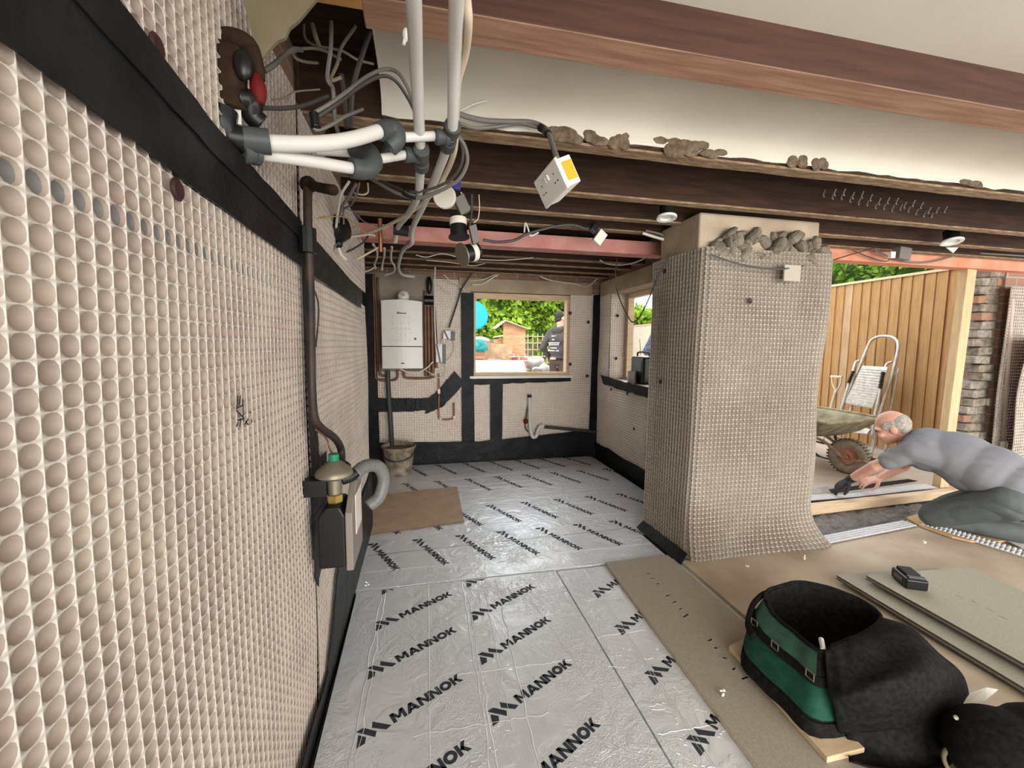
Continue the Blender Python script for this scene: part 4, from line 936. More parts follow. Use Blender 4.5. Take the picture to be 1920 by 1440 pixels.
# ---------------------------------------------------------------- boiler on the back wall
a = (-0.372, 4.09, 1.664); e = (0.004, 4.09, 1.026)
x0, z1, x1, z0 = a[0], a[2], e[0], e[2]
t = thing('boiler', 'white wall-hung gas boiler on the back wall', 'boiler', ((x0+x1)/2, 4.2, z0))
zs = z1-(z1-z0)*.67
n = 10; top = []
def front(xf): return 4.095-.02*math.sin(math.pi*xf)
def panel(za, zb, name, parent):
    b = MB(); vs = []
    for i in range(n+1):
        f = i/n
        vs.append((x0+(x1-x0)*f, front(f), za))
    pol = vs+[(x1, 4.39, za), (x0, 4.39, za)]
    zt = lambda f: zb+(.012*math.sin(math.pi*f) if zb == z1 else 0)
    vt = [(p[0], p[1], zt(i/n) if i <= n else zb) for i, p in enumerate(pol)]
    k = len(pol)
    b.add(pol+vt, [tuple(range(k)), tuple(range(k, 2*k))]+[(i, (i+1) % k, k+(i+1) % k, k+i) for i in range(k)])
    return b.build(name, M['white'], parent, bevel=.004)
ca = panel(zs+.003, z1, 'casing', t)
d = panel(z0, zs-.003, 'lower_door', t)
MB().box((x0+.01, 4.11, zs-.004), (x1-.01, 4.38, zs+.004)).build('seam', M['slit'], t)
xm = (x0+x1)/2; W_ = x1-x0
MB().lathe([(.012,0),(.012,.004)], (x0+W_*.82, 4.083, z1-(z1-z0)*.555), (0,-1,0), 10).build('dial', M['blackpl'], ca)
MB().box((xm-.014+.0, 4.07, z0+.045), (xm+.016, 4.078, z0+.057)).build('latch', M['blackpl'], d)
b = MB()
for k in range(4):
    b.box((xm-.045+k*.022, 4.0715, z1-(z1-z0)*.19), (xm-.026+k*.022, 4.075, z1-(z1-z0)*.175))
b.prism([(xm-.045,4.0715,z1-(z1-z0)*.172),(xm-.02,4.0715,z1-(z1-z0)*.172),(xm-.03,4.0715,z1-(z1-z0)*.158)], (0,.003,0))
b.build('maker_mark', M['print'], ca)
b = MB(); random.seed(12)
for r_ in range(5):
    for k in range(5):
        if random.random() < .25: continue
        cx = x0+W_*(.28+.1*k); cz = z1-(z1-z0)*(.24+.085*r_)
        for q in range(2):
            an = random.uniform(0, 3.1); b.bar((cx+.016*math.cos(an), 4.0745, cz+.016*math.sin(an)), (cx-.016*math.cos(an), 4.0745, cz-.016*math.sin(an)), .0025, .004, (0,1,0))
b.build('instruction_diagram', mat('pale_print', (.52,.51,.47), .6), ca)
random.seed(7)
b = MB(); fc = Vector((xm+.01, 4.27, z1))
b.lathe([(.055,-.01),(.055,.05)], fc, (0,0,1), 18).ball(fc+Vector((0,0,.06)), .06, 16).lathe([(.058,0),(.058,.08)], fc+Vector((0,0,.065)), (0,1,0), 18)
b.build('flue_elbow', M['offwhite'], t, smooth=True, auto=40)
MB().lathe([(.016,0),(.016,.01)], fc+Vector((0,-.066,.07)), (0,-1,0), 12).build('flue_cap', M['pewter'], t)
# copper pipes round the boiler
for k, (lab, pts) in enumerate((
 ('outer copper pipe left of the boiler with a low U bend', [(-0.468, 4.37, 1.939), (-0.463, 4.37, 1.706), (-0.462, 4.37, 1.285), (-0.464, 4.37, 0.964), (-0.445, 4.37, 0.904), (-0.305, 4.37, 0.892), (-0.252, 4.37, 0.919), (-0.251, 4.37, 0.995)]),
 ('inner copper pipe left of the boiler', [(-0.423, 4.37, 1.915), (-0.423, 4.37, 1.707), (-0.421, 4.37, 1.285), (-0.422, 4.37, 0.991), (-0.402, 4.37, 0.942), (-0.33, 4.37, 0.941)]),
 ('low copper loop pipe right under the boiler', [(-0.187, 4.37, 1.006), (-0.183, 4.37, 0.929), (-0.12, 4.37, 0.912), (0.041, 4.37, 0.911), (0.123, 4.37, 0.927)]),
 ('first copper pipe right of the boiler', [(0.035, 4.37, 1.801), (0.036, 4.37, 1.398), (0.036, 4.37, 0.933)]),
 ('second copper pipe right of the boiler', [(0.065, 4.36, 1.641), (0.067, 4.36, 1.29), (0.068, 4.36, 0.934)]),
 ('third copper pipe right of the boiler', [(0.102, 4.36, 1.642), (0.104, 4.36, 1.29), (0.106, 4.36, 0.961)]),
 ('fourth copper pipe right of the boiler', [(0.134, 4.36, 1.643), (0.137, 4.36, 1.29), (0.139, 4.36, 1.016)]))):
    pipe('copper_pipe', lab, 'pipe', pts, .012 if k < 3 else .016, M['copperold'], None, 8)
t = thing('motor_valve', 'black heating valve on the pipes right of the boiler', 'valve', (0.076, 4.33, 1.691))
MB().lathe([(.045,0),(.045,.09)], (0.028, 4.33, 1.701), (1,0,0), 14).ball((0.077, 4.34, 1.852), (.03,.03,.09), 12).build('body', M['blackpl'], t, smooth=True, auto=40)
MB().lathe([(.012,0),(.012,.03)], (0.002, 4.3, 1.686), (-1,0,0), 8).build('screw', M['pewter'], t)
pipe('white_pipe', 'thin white pipe dropping to the right of the boiler valve', 'pipe', [(0.133, 4.2, 2.013), (0.129, 4.3, 1.848), (0.127, 4.34, 1.506), (0.14, 4.34, 1.181)], .008, M['whitepl'])
cable('white cable running down right of the boiler pipes', [(0.129, 4.3, 1.822), (0.144, 4.33, 1.613), (0.158, 4.33, 1.345), (0.173, 4.33, 1.236)], .007, 'cabwhite')
for lab, c_, s_ in (('white spur box with black taped cables right of the boiler', (0.268, 4.37, 1.358), .06), ('lower pair of white boxes strapped with black tape right of the boiler', (0.184, 4.36, 1.17), .05)):
    t = thing('junction_box', lab, 'box', c_)
    c_ = Vector(c_); hh = s_*(.75 if s_ > .055 else 1.9)
    MB().obox(c_, (s_*.95,0,0), (0,.025,0), (0,0,hh)).build('box', M['white'], t, bevel=.004)
    MB().obox(c_+Vector((s_*.7,-.012,-.01)), (s_*.35,0,0), (0,.024,0), (0,0,hh*1.05)).bar(c_+Vector((-s_*.8,-.028,hh)), c_+Vector((-s_*.1,-.028,-hh)), .018, .006, (0,1,0)).build('tape', M['blackpl'], t)
for lab, pth, r in (('black cable rising from the spur box to the window tape', [(0.273, 4.36, 1.434), (0.307, 4.36, 1.539), (0.362, 4.36, 1.703), (0.394, 4.35, 1.811), (0.455, 4.3, 1.914), (0.525, 4.25, 2.014)], .009),
                    ('pale wire looping below the spur box', [(0.323, 4.37, 1.314), (0.328, 4.37, 1.209), (0.294, 4.37, 1.137), (0.25, 4.37, 1.093)], .004),
                    ('white cable between the two boxes right of the boiler', [(0.251, 4.36, 1.39), (0.218, 4.36, 1.324), (0.191, 4.36, 1.291)], .006),
                    ('white cables hanging in a loop below the boiler', [(-0.225, 4.2, 1.026), (-0.155, 4.2, 0.989), (-0.064, 4.22, 0.971), (0.041, 4.25, 1.022), (0.106, 4.3, 1.084)], .007),
                    ('thin white cable loop under the boiler right side', [(0.031, 4.3, 0.998), (0.122, 4.33, 0.935), (0.181, 4.33, 0.918), (0.236, 4.34, 0.95), (0.238, 4.35, 1.094)], .004),
                    ('pale cable from the joists to the lintel left end', [(0.217, 4.25, 1.949), (0.288, 4.3, 1.896), (0.373, 4.35, 1.864), (0.452, 4.38, 1.801)], .005),
                    ('pale cable dangling left of the lintel', [(0.145, 4.3, 1.875), (0.221, 4.35, 1.821), (0.298, 4.38, 1.774)], .004)):
    cable(lab, pth, r, 'cabdark' if 'black' in lab else 'cabwhite')
pipe('soil_pipe', 'dark grey upright waste pipe dropping into the bucket', 'pipe', [(-0.341, 4.33, 0.993), (-0.336, 4.33, 0.75), (-0.319, 4.3, 0.428), (-0.306, 4.22, 0.238)], .024, mat('dark_grey_pipe', (.045,.05,.045), .5), None, 12)
t = thing('copper_pipe', 'thin copper pipe U bend right of the taped patch below the boiler', 'pipe', (0.174, 4.38, 0.481))
part('tube', [(0.167, 4.385, 0.959), (0.165, 4.385, 0.735), (0.163, 4.385, 0.509), (0.185, 4.385, 0.474), (0.286, 4.385, 0.471), (0.32, 4.385, 0.504), (0.32, 4.385, 0.647)], .0085, M['copper'], t, 8)
MB().lathe([(.016,0),(.016,.05)], (0.165, 4.385, 0.746), (0,0,1), 10).ball((0.18, 4.385, 0.48), .016, 8).ball((0.32, 4.385, 0.493), .016, 8).build('joint', M['offwhite'], t, smooth=True, auto=40)
t = thing('waste_trap', 'white plastic waste trap with U bend low on the back wall', 'pipe', (1.194, 4.38, 0.241))
part('trap', [(1.143, 4.37, 0.708), (1.145, 4.37, 0.543), (1.151, 4.36, 0.366), (1.171, 4.34, 0.262), (1.213, 4.34, 0.261), (1.237, 4.34, 0.331), (1.261, 4.34, 0.366), (1.306, 4.35, 0.369)], .020, M['whitepl'], t, 12)
MB().lathe([(.024,0),(.024,.03)], (1.143, 4.37, 0.69), (0,0,1), 12).build('cap', M['blackpl'], t)
MB().lathe([(.027,0),(.027,.045)], (1.25, 4.345, 0.366), (1,0,0), 12).build('collar', M['whitepl'], t, smooth=True, auto=40)
part('outlet_pipe', [(1.286, 4.345, 0.364), (1.555, 4.35, 0.33), (1.936, 4.37, 0.276)], .018, M['cabdark'], t, 10)
t = thing('isolation_valve', 'red-handled valve beside the white waste trap', 'valve', (1.104, 4.37, 0.413))
MB().ball((1.101, 4.36, 0.427), (.026,.015,.032), 10).build('handle', M['redpaint'], t, smooth=True)
part('tail', [(1.13, 4.385, 0.6), (1.112, 4.38, 0.494), (1.101, 4.38, 0.364), (1.132, 4.38, 0.303)], .007, M['cabdark'], t, 8)

# cables along the lintels and back joists
for lab, pth, r, mt in (
 ('pale cable running over the garden window lintel', [(0.511, 4.36, 1.876), (0.622, 4.36, 1.891), (0.729, 4.33, 1.956), (0.832, 4.28, 2.007), (0.994, 4.25, 2.02), (1.144, 4.28, 2.009), (1.345, 4.36, 1.958), (1.622, 4.37, 1.931), (1.727, 4.37, 1.912)], .007, 'cabwhite'),
 ('second pale cable over the garden window lintel', [(0.484, 4.36, 1.918), (0.622, 4.36, 1.935), (0.752, 4.3, 1.985), (0.858, 4.27, 2.028)], .005, 'cabbuff'),
 ('cable looping down to the right end of the garden window lintel', [(1.728, 4.37, 1.901), (1.804, 4.36, 1.919), (1.882, 4.3, 1.999), (1.912, 4.26, 2.04)], .006, 'cabbuff'),
 ('thin cable wandering along the joists behind the steel', [(-0.038, 3.3, 1.93), (0.042, 3.35, 1.928), (0.162, 3.3, 1.949), (0.335, 3.4, 1.945), (0.594, 3.4, 1.942), (0.727, 3.4, 1.952), (0.902, 3.38, 1.974)], .004, 'cabwhite'),
 ('second thin cable along the far joists', [(0.045, 3.6, 1.953), (0.242, 3.6, 1.945), (0.434, 3.7, 1.946), (0.544, 3.65, 1.961)], .004, 'cabbuff'),
 ('cables lying across the joist ends at the right lintel', [(1.499, 3.4, 1.987), (1.62, 3.5, 1.98), (1.748, 3.5, 1.977), (1.77, 3.3, 1.963), (1.754, 3.1, 1.958)], .006, 'cabwhite')):
    cable(lab, pth, r, mt)
cable('black cable hanging in a loop in front of the side window', [(1.461, 3.0, 1.919), (1.452, 3.0, 1.799), (1.469, 3.0, 1.679), (1.472, 2.9, 1.548), (1.466, 2.8, 1.467), (1.447, 2.7, 1.423), (1.44, 2.6, 1.446), (1.441, 2.5, 1.543), (1.414, 2.35, 1.669), (1.456, 2.3, 1.795)], .0042, 'cabdark')
cable('black cable sagging across the top of the pillar', [(1.538, 2.02, 1.748), (1.649, 1.99, 1.708), (1.784, 1.97, 1.683), (1.956, 1.97, 1.685), (2.272, 2.1, 1.747), (2.714, 2.35, 1.843), (3.072, 2.5, 1.935), (3.262, 2.5, 1.987)], .0045, 'cabdark')
for lab, pth, r, mt in (
 ('cable bundle hanging along the fourth joist by the steel beam', [(0.354, 2.48, 1.867), (0.449, 2.48, 1.86), (0.546, 2.48, 1.878), (0.606, 2.46, 1.908), (0.687, 2.46, 1.937), (0.8, 2.45, 1.967), (0.901, 2.45, 1.98), (1.009, 2.46, 1.958)], .008, 'cabdark'),
 ('pale cable with a kink above the steel beam', [(0.599, 2.46, 1.919), (0.603, 2.45, 1.972), (0.619, 2.45, 1.943), (0.641, 2.47, 1.906), (0.69, 2.47, 1.928)], .005, 'cabwhite'),
 ('pale cable bundle above the left top of the pillar', [(1.39, 2.5, 1.976), (1.473, 2.48, 1.95), (1.557, 2.46, 1.927), (1.646, 2.42, 1.889), (1.767, 2.4, 1.882), (1.869, 2.38, 1.866), (2.009, 2.36, 1.876), (2.167, 2.36, 1.919)], .009, 'cabwhite'),
 ('second pale cable of the bundle over the pillar', [(1.408, 2.5, 1.994), (1.51, 2.48, 1.969), (1.608, 2.45, 1.907), (1.729, 2.4, 1.863), (1.893, 2.36, 1.85), (2.033, 2.34, 1.853)], .007, 'cabgrey'),
 ('green-grey cable dropping to the top of the pillar', [(2.392, 2.3, 1.938), (2.271, 2.3, 1.921), (2.106, 2.25, 1.867), (1.905, 2.15, 1.794), (1.758, 2.08, 1.737)], .006, 'cabgrey'),
 ('thin wire V hanging from the third joist', [(1.608, 2.2, 2.025), (1.731, 2.22, 2.015), (1.797, 2.23, 1.97), (1.848, 2.24, 1.945), (1.899, 2.24, 1.964), (1.959, 2.22, 2.031)], .003, 'cabbuff'),
 ('grey cable running along the orange lintel to the right edge', [(3.329, 2.55, 1.983), (3.607, 2.56, 1.928), (3.875, 2.56, 1.925), (4.143, 2.56, 1.988), (4.264, 2.55, 2.017), (4.435, 2.5, 2.007), (4.722, 2.45, 1.995)], .007, 'cabgrey'),
 ('dark cable drooping left of the grey switch box', [(3.131, 2.55, 1.972), (3.297, 2.56, 1.936), (3.453, 2.56, 1.912), (3.497, 2.55, 1.944)], .004, 'cabdark'),
 ('pale loop of cable at the far right joist', [(4.609, 2.4, 2.081), (4.314, 2.35, 2.079), (4.113, 2.3, 2.078), (4.083, 2.28, 2.101), (4.179, 2.28, 2.099)], .005, 'cabgrey')):
    cable(lab, pth, r, mt)

# ---------------------------------------------------------------- hanging socket
u = Vector((.0181,-.1442,.0135)); v = Vector((.0396,-.0053,-.0761))
u = u.normalized()*.146; v = (v-u.normalized()*v.dot(u.normalized())).normalized()*.086
nrm = u.cross(v).normalized()
L0 = Vector((0.337, 1.26, 1.743)); cc = L0+u/2+v/2
if nrm.dot(Vector((0,0,1.25))-cc) < 0: nrm = -nrm
t = thing('double_socket', 'white double wall socket hanging loose by its grey cable from the ceiling edge', 'socket', cc)
fp_ = MB().obox(cc, u/2, v/2, nrm*.0045).build('faceplate', M['white'], t, bevel=.003)
MB().obox(cc-nrm*.027, u*.47, v*.45, nrm*.021).build('back_box', M['offwhite'], t, bevel=.003)
MB().obox(cc-nrm*.028-v*.455+u*.12, u*.22, v*.012, nrm*.017).obox(cc-nrm*.028+u*.475, u*.006, v*.3, nrm*.016).build('yellow_label', mat('amber_sticker', (.62,.33,.02), .5), t)
b = MB()
for sgn in (-1, 1):
    for du, dv, hu, hv in ((0, -.16, .010, .035), (-.055, .10, .022, .018), (.055, .10, .022, .018)):
        b.obox(cc+u*(sgn*.27+du)+v*dv+nrm*.0046, u*hu, v*hv, nrm*.0006)
b.build('pin_holes', M['slit'], fp_)
MB().obox(cc+nrm*.006-u*.05-v*.2, u*.035, v*.09, nrm*.003).obox(cc+nrm*.006+u*.05-v*.2, u*.035, v*.09, nrm*.003).build('switch', M['white'], fp_, bevel=.001)

# ---------------------------------------------------------------- downlights and other ceiling fittings
def downlight(label, c, ax, r=.048):
    c = Vector(c); ax = Vector(ax).normalized()
    t = thing('downlight', label, 'light fitting', c)
    MB().lathe([(r*.55,.004),(r*.62,-.004),(r*.95,-.006),(r,.0),(r*.97,.006),(r*.6,.008)], c, ax, 28).build('trim_ring', M['white'], t, smooth=True, auto=40)
    MB().lathe([(.001,.006),(r*.56,.004),(r*.56,.01),(.001,.01)], c, ax, 20).build('lens', M['offwhite'], t, smooth=True, auto=40)
    MB().lathe([(r*.7,.008),(r*.7,.075),(r*.4,.08)], c, ax, 20).build('can', M['blackpl'], t, smooth=True, auto=40)
    return t
downlight('white-rimmed downlight hanging under the joists left of the pillar top', (1.263, 2.03, 1.927), (.05,.12,1), .052)
downlight('white-rimmed downlight hanging at the far right above the opening', (3.395, 2.12, 1.951), (.1,.22,1), .058)
def can(label, c, ax, L_, r, open_end=False):
    c = Vector(c); ax = Vector(ax).normalized()
    t = thing('spotlight_can', label, 'light fitting', c)
    cn_ = MB().lathe([(r*1.25,0),(r*1.25,.006),(r,.008),(r,L_),(r*.8,L_+.004)], c, ax, 24).build('can', M['blackpl'], t, smooth=True, auto=40)
    MB().lathe([(r*1.01,L_*.55),(r*1.02,L_*.56),(r*1.02,L_*.85),(r*1.01,L_*.86)], c, ax, 24).build('label_band', M['cabwhite'], cn_, smooth=True, auto=40)
    if open_end: MB().lathe([(r*1.3,-.002),(r*1.3,.004),(r*1.05,.006)], c, ax, 24).build('rim', M['pewter'], t, smooth=True, auto=40)
    return t
can('black downlight can hanging mouth down below the joists', (0.15, 1.72, 1.68), (-.05,.1,1), .09, .034)
can('black downlight can tipped on its side with a pewter rim', (0.161, 1.72, 1.614), (.75,.35,.28), .075, .036, True)
tag(MB().obox((0.16, 1.7, 1.801), (.019,0,.012), (0,.018,0), (-.014,0,.03)).build('driver_box', M['cabgrey'], bevel=.003), 'grey terminal box above the mouth-down black can', 'box')
tag(MB().obox((0.208, 1.7, 1.691), (.014,0,.006), (0,.016,0), (-.008,0,.034)).build('driver_box', M['cabgrey'], bevel=.003), 'grey terminal box above the tipped black can', 'box')
cable('thin wires dropping to the two black cans', [(0.23, 1.72, 1.854), (0.232, 1.72, 1.802), (0.226, 1.72, 1.76), (0.207, 1.71, 1.74)], .002, 'cabbuff')
cable('dark wires dropping between the joists to the black cans', [(0.204, 1.74, 1.859), (0.202, 1.74, 1.785), (0.192, 1.73, 1.719)], .005, 'cabdark')
cable('short pale wire from the joist to the upper terminal box', [(0.157, 1.72, 1.858), (0.164, 1.72, 1.847), (0.163, 1.71, 1.827)], .002, 'cabwhite')
tag(MB().lathe([(.001,0),(.04,0),(.043,.006),(.043,.016),(.03,.02)], (0.085, 1.62, 1.802), (0.3606, 0.969, 0.2084), 24).build('smoke_alarm', M['cabwhite'], smooth=True, auto=40), 'round white disc fitting beside the right white pipe under the joists', 'detector')
tag(MB().obox((0.124, 1.5, 1.801), (.012,0,0), (0,.01,0), (0,0,.014)).build('connector', mat('blue_connector', (.02,.03,.2), .4), bevel=.003), 'small dark blue cable connector by the pipes', 'connector')
t = thing('light_pendant', 'small white lampholder dangling in front of the steel beam', 'light fitting', (1.065, 2.45, 1.927))
MB().obox((1.068, 2.44, 1.912), (.022,0,-.018), (0,.02,0), (.024,0,.034)).build('body', M['offwhite'], t, bevel=.004)
MB().obox((1.032, 2.44, 1.967), (.018,0,-.012), (0,.02,0), (.012,0,.022)).build('cap', M['blackpl'], t, bevel=.004)
t = thing('switch_box', 'grey surface box hanging from the joist above the orange lintel', 'box', (3.377, 2.4, 1.923))
MB().obox((3.376, 2.4, 1.93), (.052,0,-.004), (0,.03,0), (.004,0,.042)).build('box', M['cabgrey'], t, bevel=.004)
MB().obox((3.235, 2.36, 1.907), (.02,0,0), (0,.012,0), (0,0,.022)).build('lid', M['offwhite'], t, bevel=.003)
tag(MB().bar((2.344, 2.2, 1.821), (2.391, 2.2, 1.921), .022, .004, (0,1,0)).build('metal_strap', M['cabwhite'], bevel=.001), 'pale metal strap hanging above the right end of the pillar', 'strap')
tag(MB().obox((2.026, 1.985, 1.667), (.055,0,0), (0,.005,0), (0,0,.045)).build('membrane_patch', mat('grey_patch', (.36,.31,.25), .7), bevel=.003), 'grey square patch near the top of the pillar front', 'patch')
tag(MB().prism([(3.639, 2.3, 1.968), (3.749, 2.3, 1.974), (3.709, 2.3, 1.934)], (0,.006,0)).build('paper_scrap', M['white']), 'white triangular scrap below the right downlight', 'scrap')
# mesh and netting hanging under the first joist bay
b = MB(); random.seed(21)
for i in range(14):
    p = Vector((1.876, 1.6, 1.977)).lerp(Vector((2.59, 1.62, 1.943)), i/13)
    for j in range(2):
        q = p+Vector((.02, .05+.055*j, .004*j+random.uniform(-.01,.01)))
        b.sweep([q+Vector((-.022,-.02,.012)), q+Vector((-.008,0,-.004)), q+Vector((.012,.01,-.006)), q+Vector((.03,.035,.008))], .003, 5)
tag(b.build('plastic_netting', mat('grey_netting', (.13,.115,.10), .6), smooth=True), 'strip of dark torn netting caught under the first joist at the right', 'netting', kind='stuff')
random.seed(7)

# ---------------------------------------------------------------- things on the floor
b = MB().prism([(-.418,2.755,.0016), (.276,2.848,.0016), (.285,3.575,.0016), (-.34,3.50,.0016)], (0,0,.012))
M['ply'] = mat('tan_hardboard', (.50,.36,.235), .65, col2=(.44,.31,.20), scale=9, detail=7)
o = b.build('board_offcut', [M['ply'], mat('board_dark_edge', (.14,.09,.06), .8)], bevel=.001)
for p in o.data.polygons:
    if abs(p.normal.z) < .5: p.material_index = 1
tag(o, 'loose tan board offcut lying on the foil by the left wall', 'board')
t = thing('bucket', 'dirty builder\'s bucket under the waste pipe in the far left corner', 'bucket', (-.235, 4.10, 0))
M['muddy'] = mat('mud_caked_plastic', (.13,.10,.07), .85, col2=(.34,.28,.20), scale=14, bump=.5)
MB().lathe([(.005,.0),(.115,.0),(.155,.26),(.165,.262),(.168,.275),(.16,.28),(.148,.262),(.108,.015),(.005,.015)], (-.235,4.10,.002), (0,0,1), 28).build('tub', M['muddy'], t, smooth=True, auto=40)
MB().lathe([(.001,.02),(.147,.245),(.08,.262),(.001,.258)], (-.235,4.10,.0), (0,0,1), 24).build('rubble', mat('dry_mud', (.22,.16,.11), .95, col2=(.14,.1,.07), scale=20, bump=.8), t, smooth=True)
MB().sweep([(-.40,4.06,.255),(-.36,3.98,.19),(-.24,3.945,.16),(-.12,3.98,.19),(-.075,4.06,.255)], .004, 6).build('handle', M['blackpl'], t, smooth=True)

# tool bag
M['bagblk'] = mat('black_canvas', (.006,.006,.006), .8, col2=(.014,.013,.012), scale=60, bump=.3, bscale=200, bdist=.002, spec=.08)
M['baggrn'] = mat('dark_green_canvas', (.010,.05,.034), .7, col2=(.016,.07,.05), scale=30, bump=.3, bscale=250, bdist=.002, spec=.12)
M['bagrim'] = mat('pale_green_lining', (.05,.13,.09), .65, col2=(.03,.08,.055), scale=20)
rim = [(1.351, 1.359, 0.25), (1.439, 1.366, 0.27), (1.539, 1.365, 0.275), (1.627, 1.3, 0.275), (1.672, 1.205, 0.27), (1.638, 1.115, 0.265), (1.427, 1.046, 0.265), (1.264, 1.019, 0.265), (1.274, 1.126, 0.245), (1.297, 1.255, 0.235)]
base = [(1.24,1.30,.045),(1.32,1.325,.045),(1.42,1.33,.045),(1.54,1.31,.045),(1.585,1.22,.045),(1.585,1.10,.045),(1.50,.97,.045),(1.195,.955,.045),(1.172,1.08,.045),(1.172,1.24,.045)]
def ringspl(r, k=5): 
    r = [Vector(p) for p in r]; r2 = r[-2:]+r+r[:2]
    s_ = spline(r2, k); n_ = len(r)*k
    return s_[2*k:2*k+n_]
R0, R1 = ringspl(base), ringspl(rim)
nR = len(R0); cen = sum(R0, Vector())/nR
def bagpt(i, t, off=0.0):
    i %= nR
    p = R0[i].lerp(R1[i], t)
    o_ = (p-cen); o_.z = 0; o_.normalize()
    bul = .022*math.sin(math.pi*min(1, t*1.1))-.01*t+.004*noise.noise((i*.5, t*6, 1))
    return p+o_*(bul+off)
def bagshell(t0, t1, i0, i1, off, th, rows=8):
    bm_ = MB(); w_ = i1-i0+1; vs = []
    for side in (0, 1):
        for r in range(rows+1):
            for i in range(i0, i1+1): vs.append(bagpt(i, t0+(t1-t0)*r/rows, off-th*side))
    fs = []; N = (rows+1)*w_
    for r in range(rows):
        for c in range(w_-1):
            a = r*w_+c
            fs += [(a, a+1, a+w_+1, a+w_), (N+a, N+a+w_, N+a+w_+1, N+a+1)]
    for c in range(w_-1):
        fs += [(c, N+c, N+c+1, c+1), (rows*w_+c, rows*w_+c+1, N+rows*w_+c+1, N+rows*w_+c)]
    for r in range(rows):
        fs += [(r*w_, (r+1)*w_, N+(r+1)*w_, N+r*w_), (r*w_+w_-1, N+r*w_+w_-1, N+(r+1)*w_+w_-1, (r+1)*w_+w_-1)]
    return bm_.add(vs, fs)
t = thing('tool_bag', 'open black and green canvas tool bag on the dusty floor in the right foreground', 'tool bag', (1.38,1.14,.045))
body = bagshell(0, 1, 0, nR, 0, .008, 12)
body.add([tuple(p) for p in R0], [tuple(range(nR))])
body.build('body', M['bagblk'], t, smooth=True, auto=60)
bagshell(.24, .62, 33, 48, .004, .003).build('side_panel', M['baggrn'], t, smooth=True, auto=60)
bagshell(.70, .97, 36, 52, .004, .003).build('rim_panel', M['bagrim'], t, smooth=True, auto=60)
ws_ = bagshell(.62, .72, 33, 50, .008, .004, 3).build('webbing_strap', M['bagblk'], t, smooth=True, auto=60)
bagshell(.0, .20, 30, 52, .006, .004, 4).build('base_band', M['bagblk'], t, smooth=True, auto=60)
MB().sweep([bagpt(i, 1.0, .003) for i in range(-2, nR+1-2)], .007, 8, smooth=False).build('piping', M['bagblk'], t, smooth=True)
for i in (37, 42, 46):
    p = bagpt(i, .72, .018)
    MB().sweep([p+Vector(q) for q in ((0,-.014,.012),(0,-.014,-.012),(0,.014,-.012),(0,.014,.012),(0,-.014,.012))], .0022, 6, smooth=False).build('buckle', M['pewter'], ws_)
p = bagpt(35, 1, .0)
MB().sweep([p+Vector((.0,.0,.004)), p+Vector((.03,.035,.012))], .008, 10).build('zip_pull', M['crease'], t)
MB().sweep([bagpt(1, .98, .005), bagpt(0, .92, .018), bagpt(-1, .78, .024), bagpt(-3, .62, .018), bagpt(-5, .55, .006)], .017, 8, sx=.6).build('carry_strap', M['bagblk'], t, smooth=True)
# the flap that droops off the near end; last rows blacken shaded floor
rows_ = [[(1.636, 1.111, 0.268),(1.454, 1.054, 0.27),(1.328, 1.031, 0.268),(1.263, 1.018, 0.262)],
         [(1.647, 1.027, 0.285),(1.437, 0.955, 0.285),(1.265, 0.924, 0.25),(1.217, 0.953, 0.19)],
         [(1.644, 0.946, 0.25),(1.442, 0.873, 0.262),(1.3, 0.885, 0.2),(1.228, 0.939, 0.12)],
         [(1.682, 0.904, 0.2),(1.566, 0.875, 0.15),(1.419, 0.889, 0.1),(1.272, 0.947, 0.05)],
         [(1.698, 0.893, 0.1),(1.586, 0.863, 0.06),(1.397, 0.869, 0.04),(1.27, 0.926, 0.026)],
         [(1.58, 0.838, 0.05),(1.485, 0.811, 0.03),(1.327, 0.819, 0.024),(1.209, 0.876, 0.022)]]
G = [spline(r, 6) for r in rows_]
Gc = list(zip(*G)); Gc = [spline(list(c), 6) for c in Gc]
nc_, nr_ = len(Gc), len(Gc[0])
b = MB(); vs = [c[j]+Vector((0,0,.010*noise.noise((i*.25, j*.10, 0))+.016*math.sin(j*.62+i*.10)*min(1,i/8))) for i, c in enumerate(Gc) for j in range(nr_)]
vs = [Vector((v.x, v.y, max(v.z, .024))) for v in vs]
b.add(vs, [(i*nr_+j, (i+1)*nr_+j, (i+1)*nr_+j+1, i*nr_+j+1) for i in range(nc_-1) for j in range(nr_-1)])
o = b.build('flap', M['bagblk'], t, smooth=True)
sd_ = o.modifiers.new('thickness', 'SOLIDIFY'); sd_.thickness = .004; sd_.offset = 1
o = MB().prism([(1.160,.90,.022),(1.30,.90,.022),(1.34,1.40,.022),(1.205,1.36,.022)], (0,0,.020)).build('timber_offcut', M['pineh'], bevel=.002)
tag(o, 'pale timber offcut wedged under the green tool bag', 'timber')
t = thing('rucksack', 'black rucksack at the bottom right corner, half out of frame', 'bag', (1.56,.74,.02))
c = Vector((1.585,.735,.12))
b = MB()
b.ball(c, (.15,.14,.105), 24).ball(c+Vector((.12,-.03,.02)), (.13,.13,.10), 20)
o = b.build('body', M['bagblk'], t, smooth=True)
rm = o.modifiers.new('fuse', 'REMESH'); rm.mode = 'VOXEL'; rm.voxel_size = .012; rm.use_smooth_shade = True
MB().sweep([(1.469, 0.797, 0.12), (1.457, 0.805, 0.09), (1.463, 0.804, 0.06), (1.469, 0.79, 0.04), (1.467, 0.77, 0.03)], .006, 8, sx=1.6).build('strap', mat('buff_webbing', (.22,.18,.11), .7), t, smooth=True)
MB().lathe([(.001,0),(.006,.002),(.006,.006),(.001,.008)], (1.479, 0.803, 0.2), (-.3,-.6,.5), 12).build('button', M['pewter'], t)
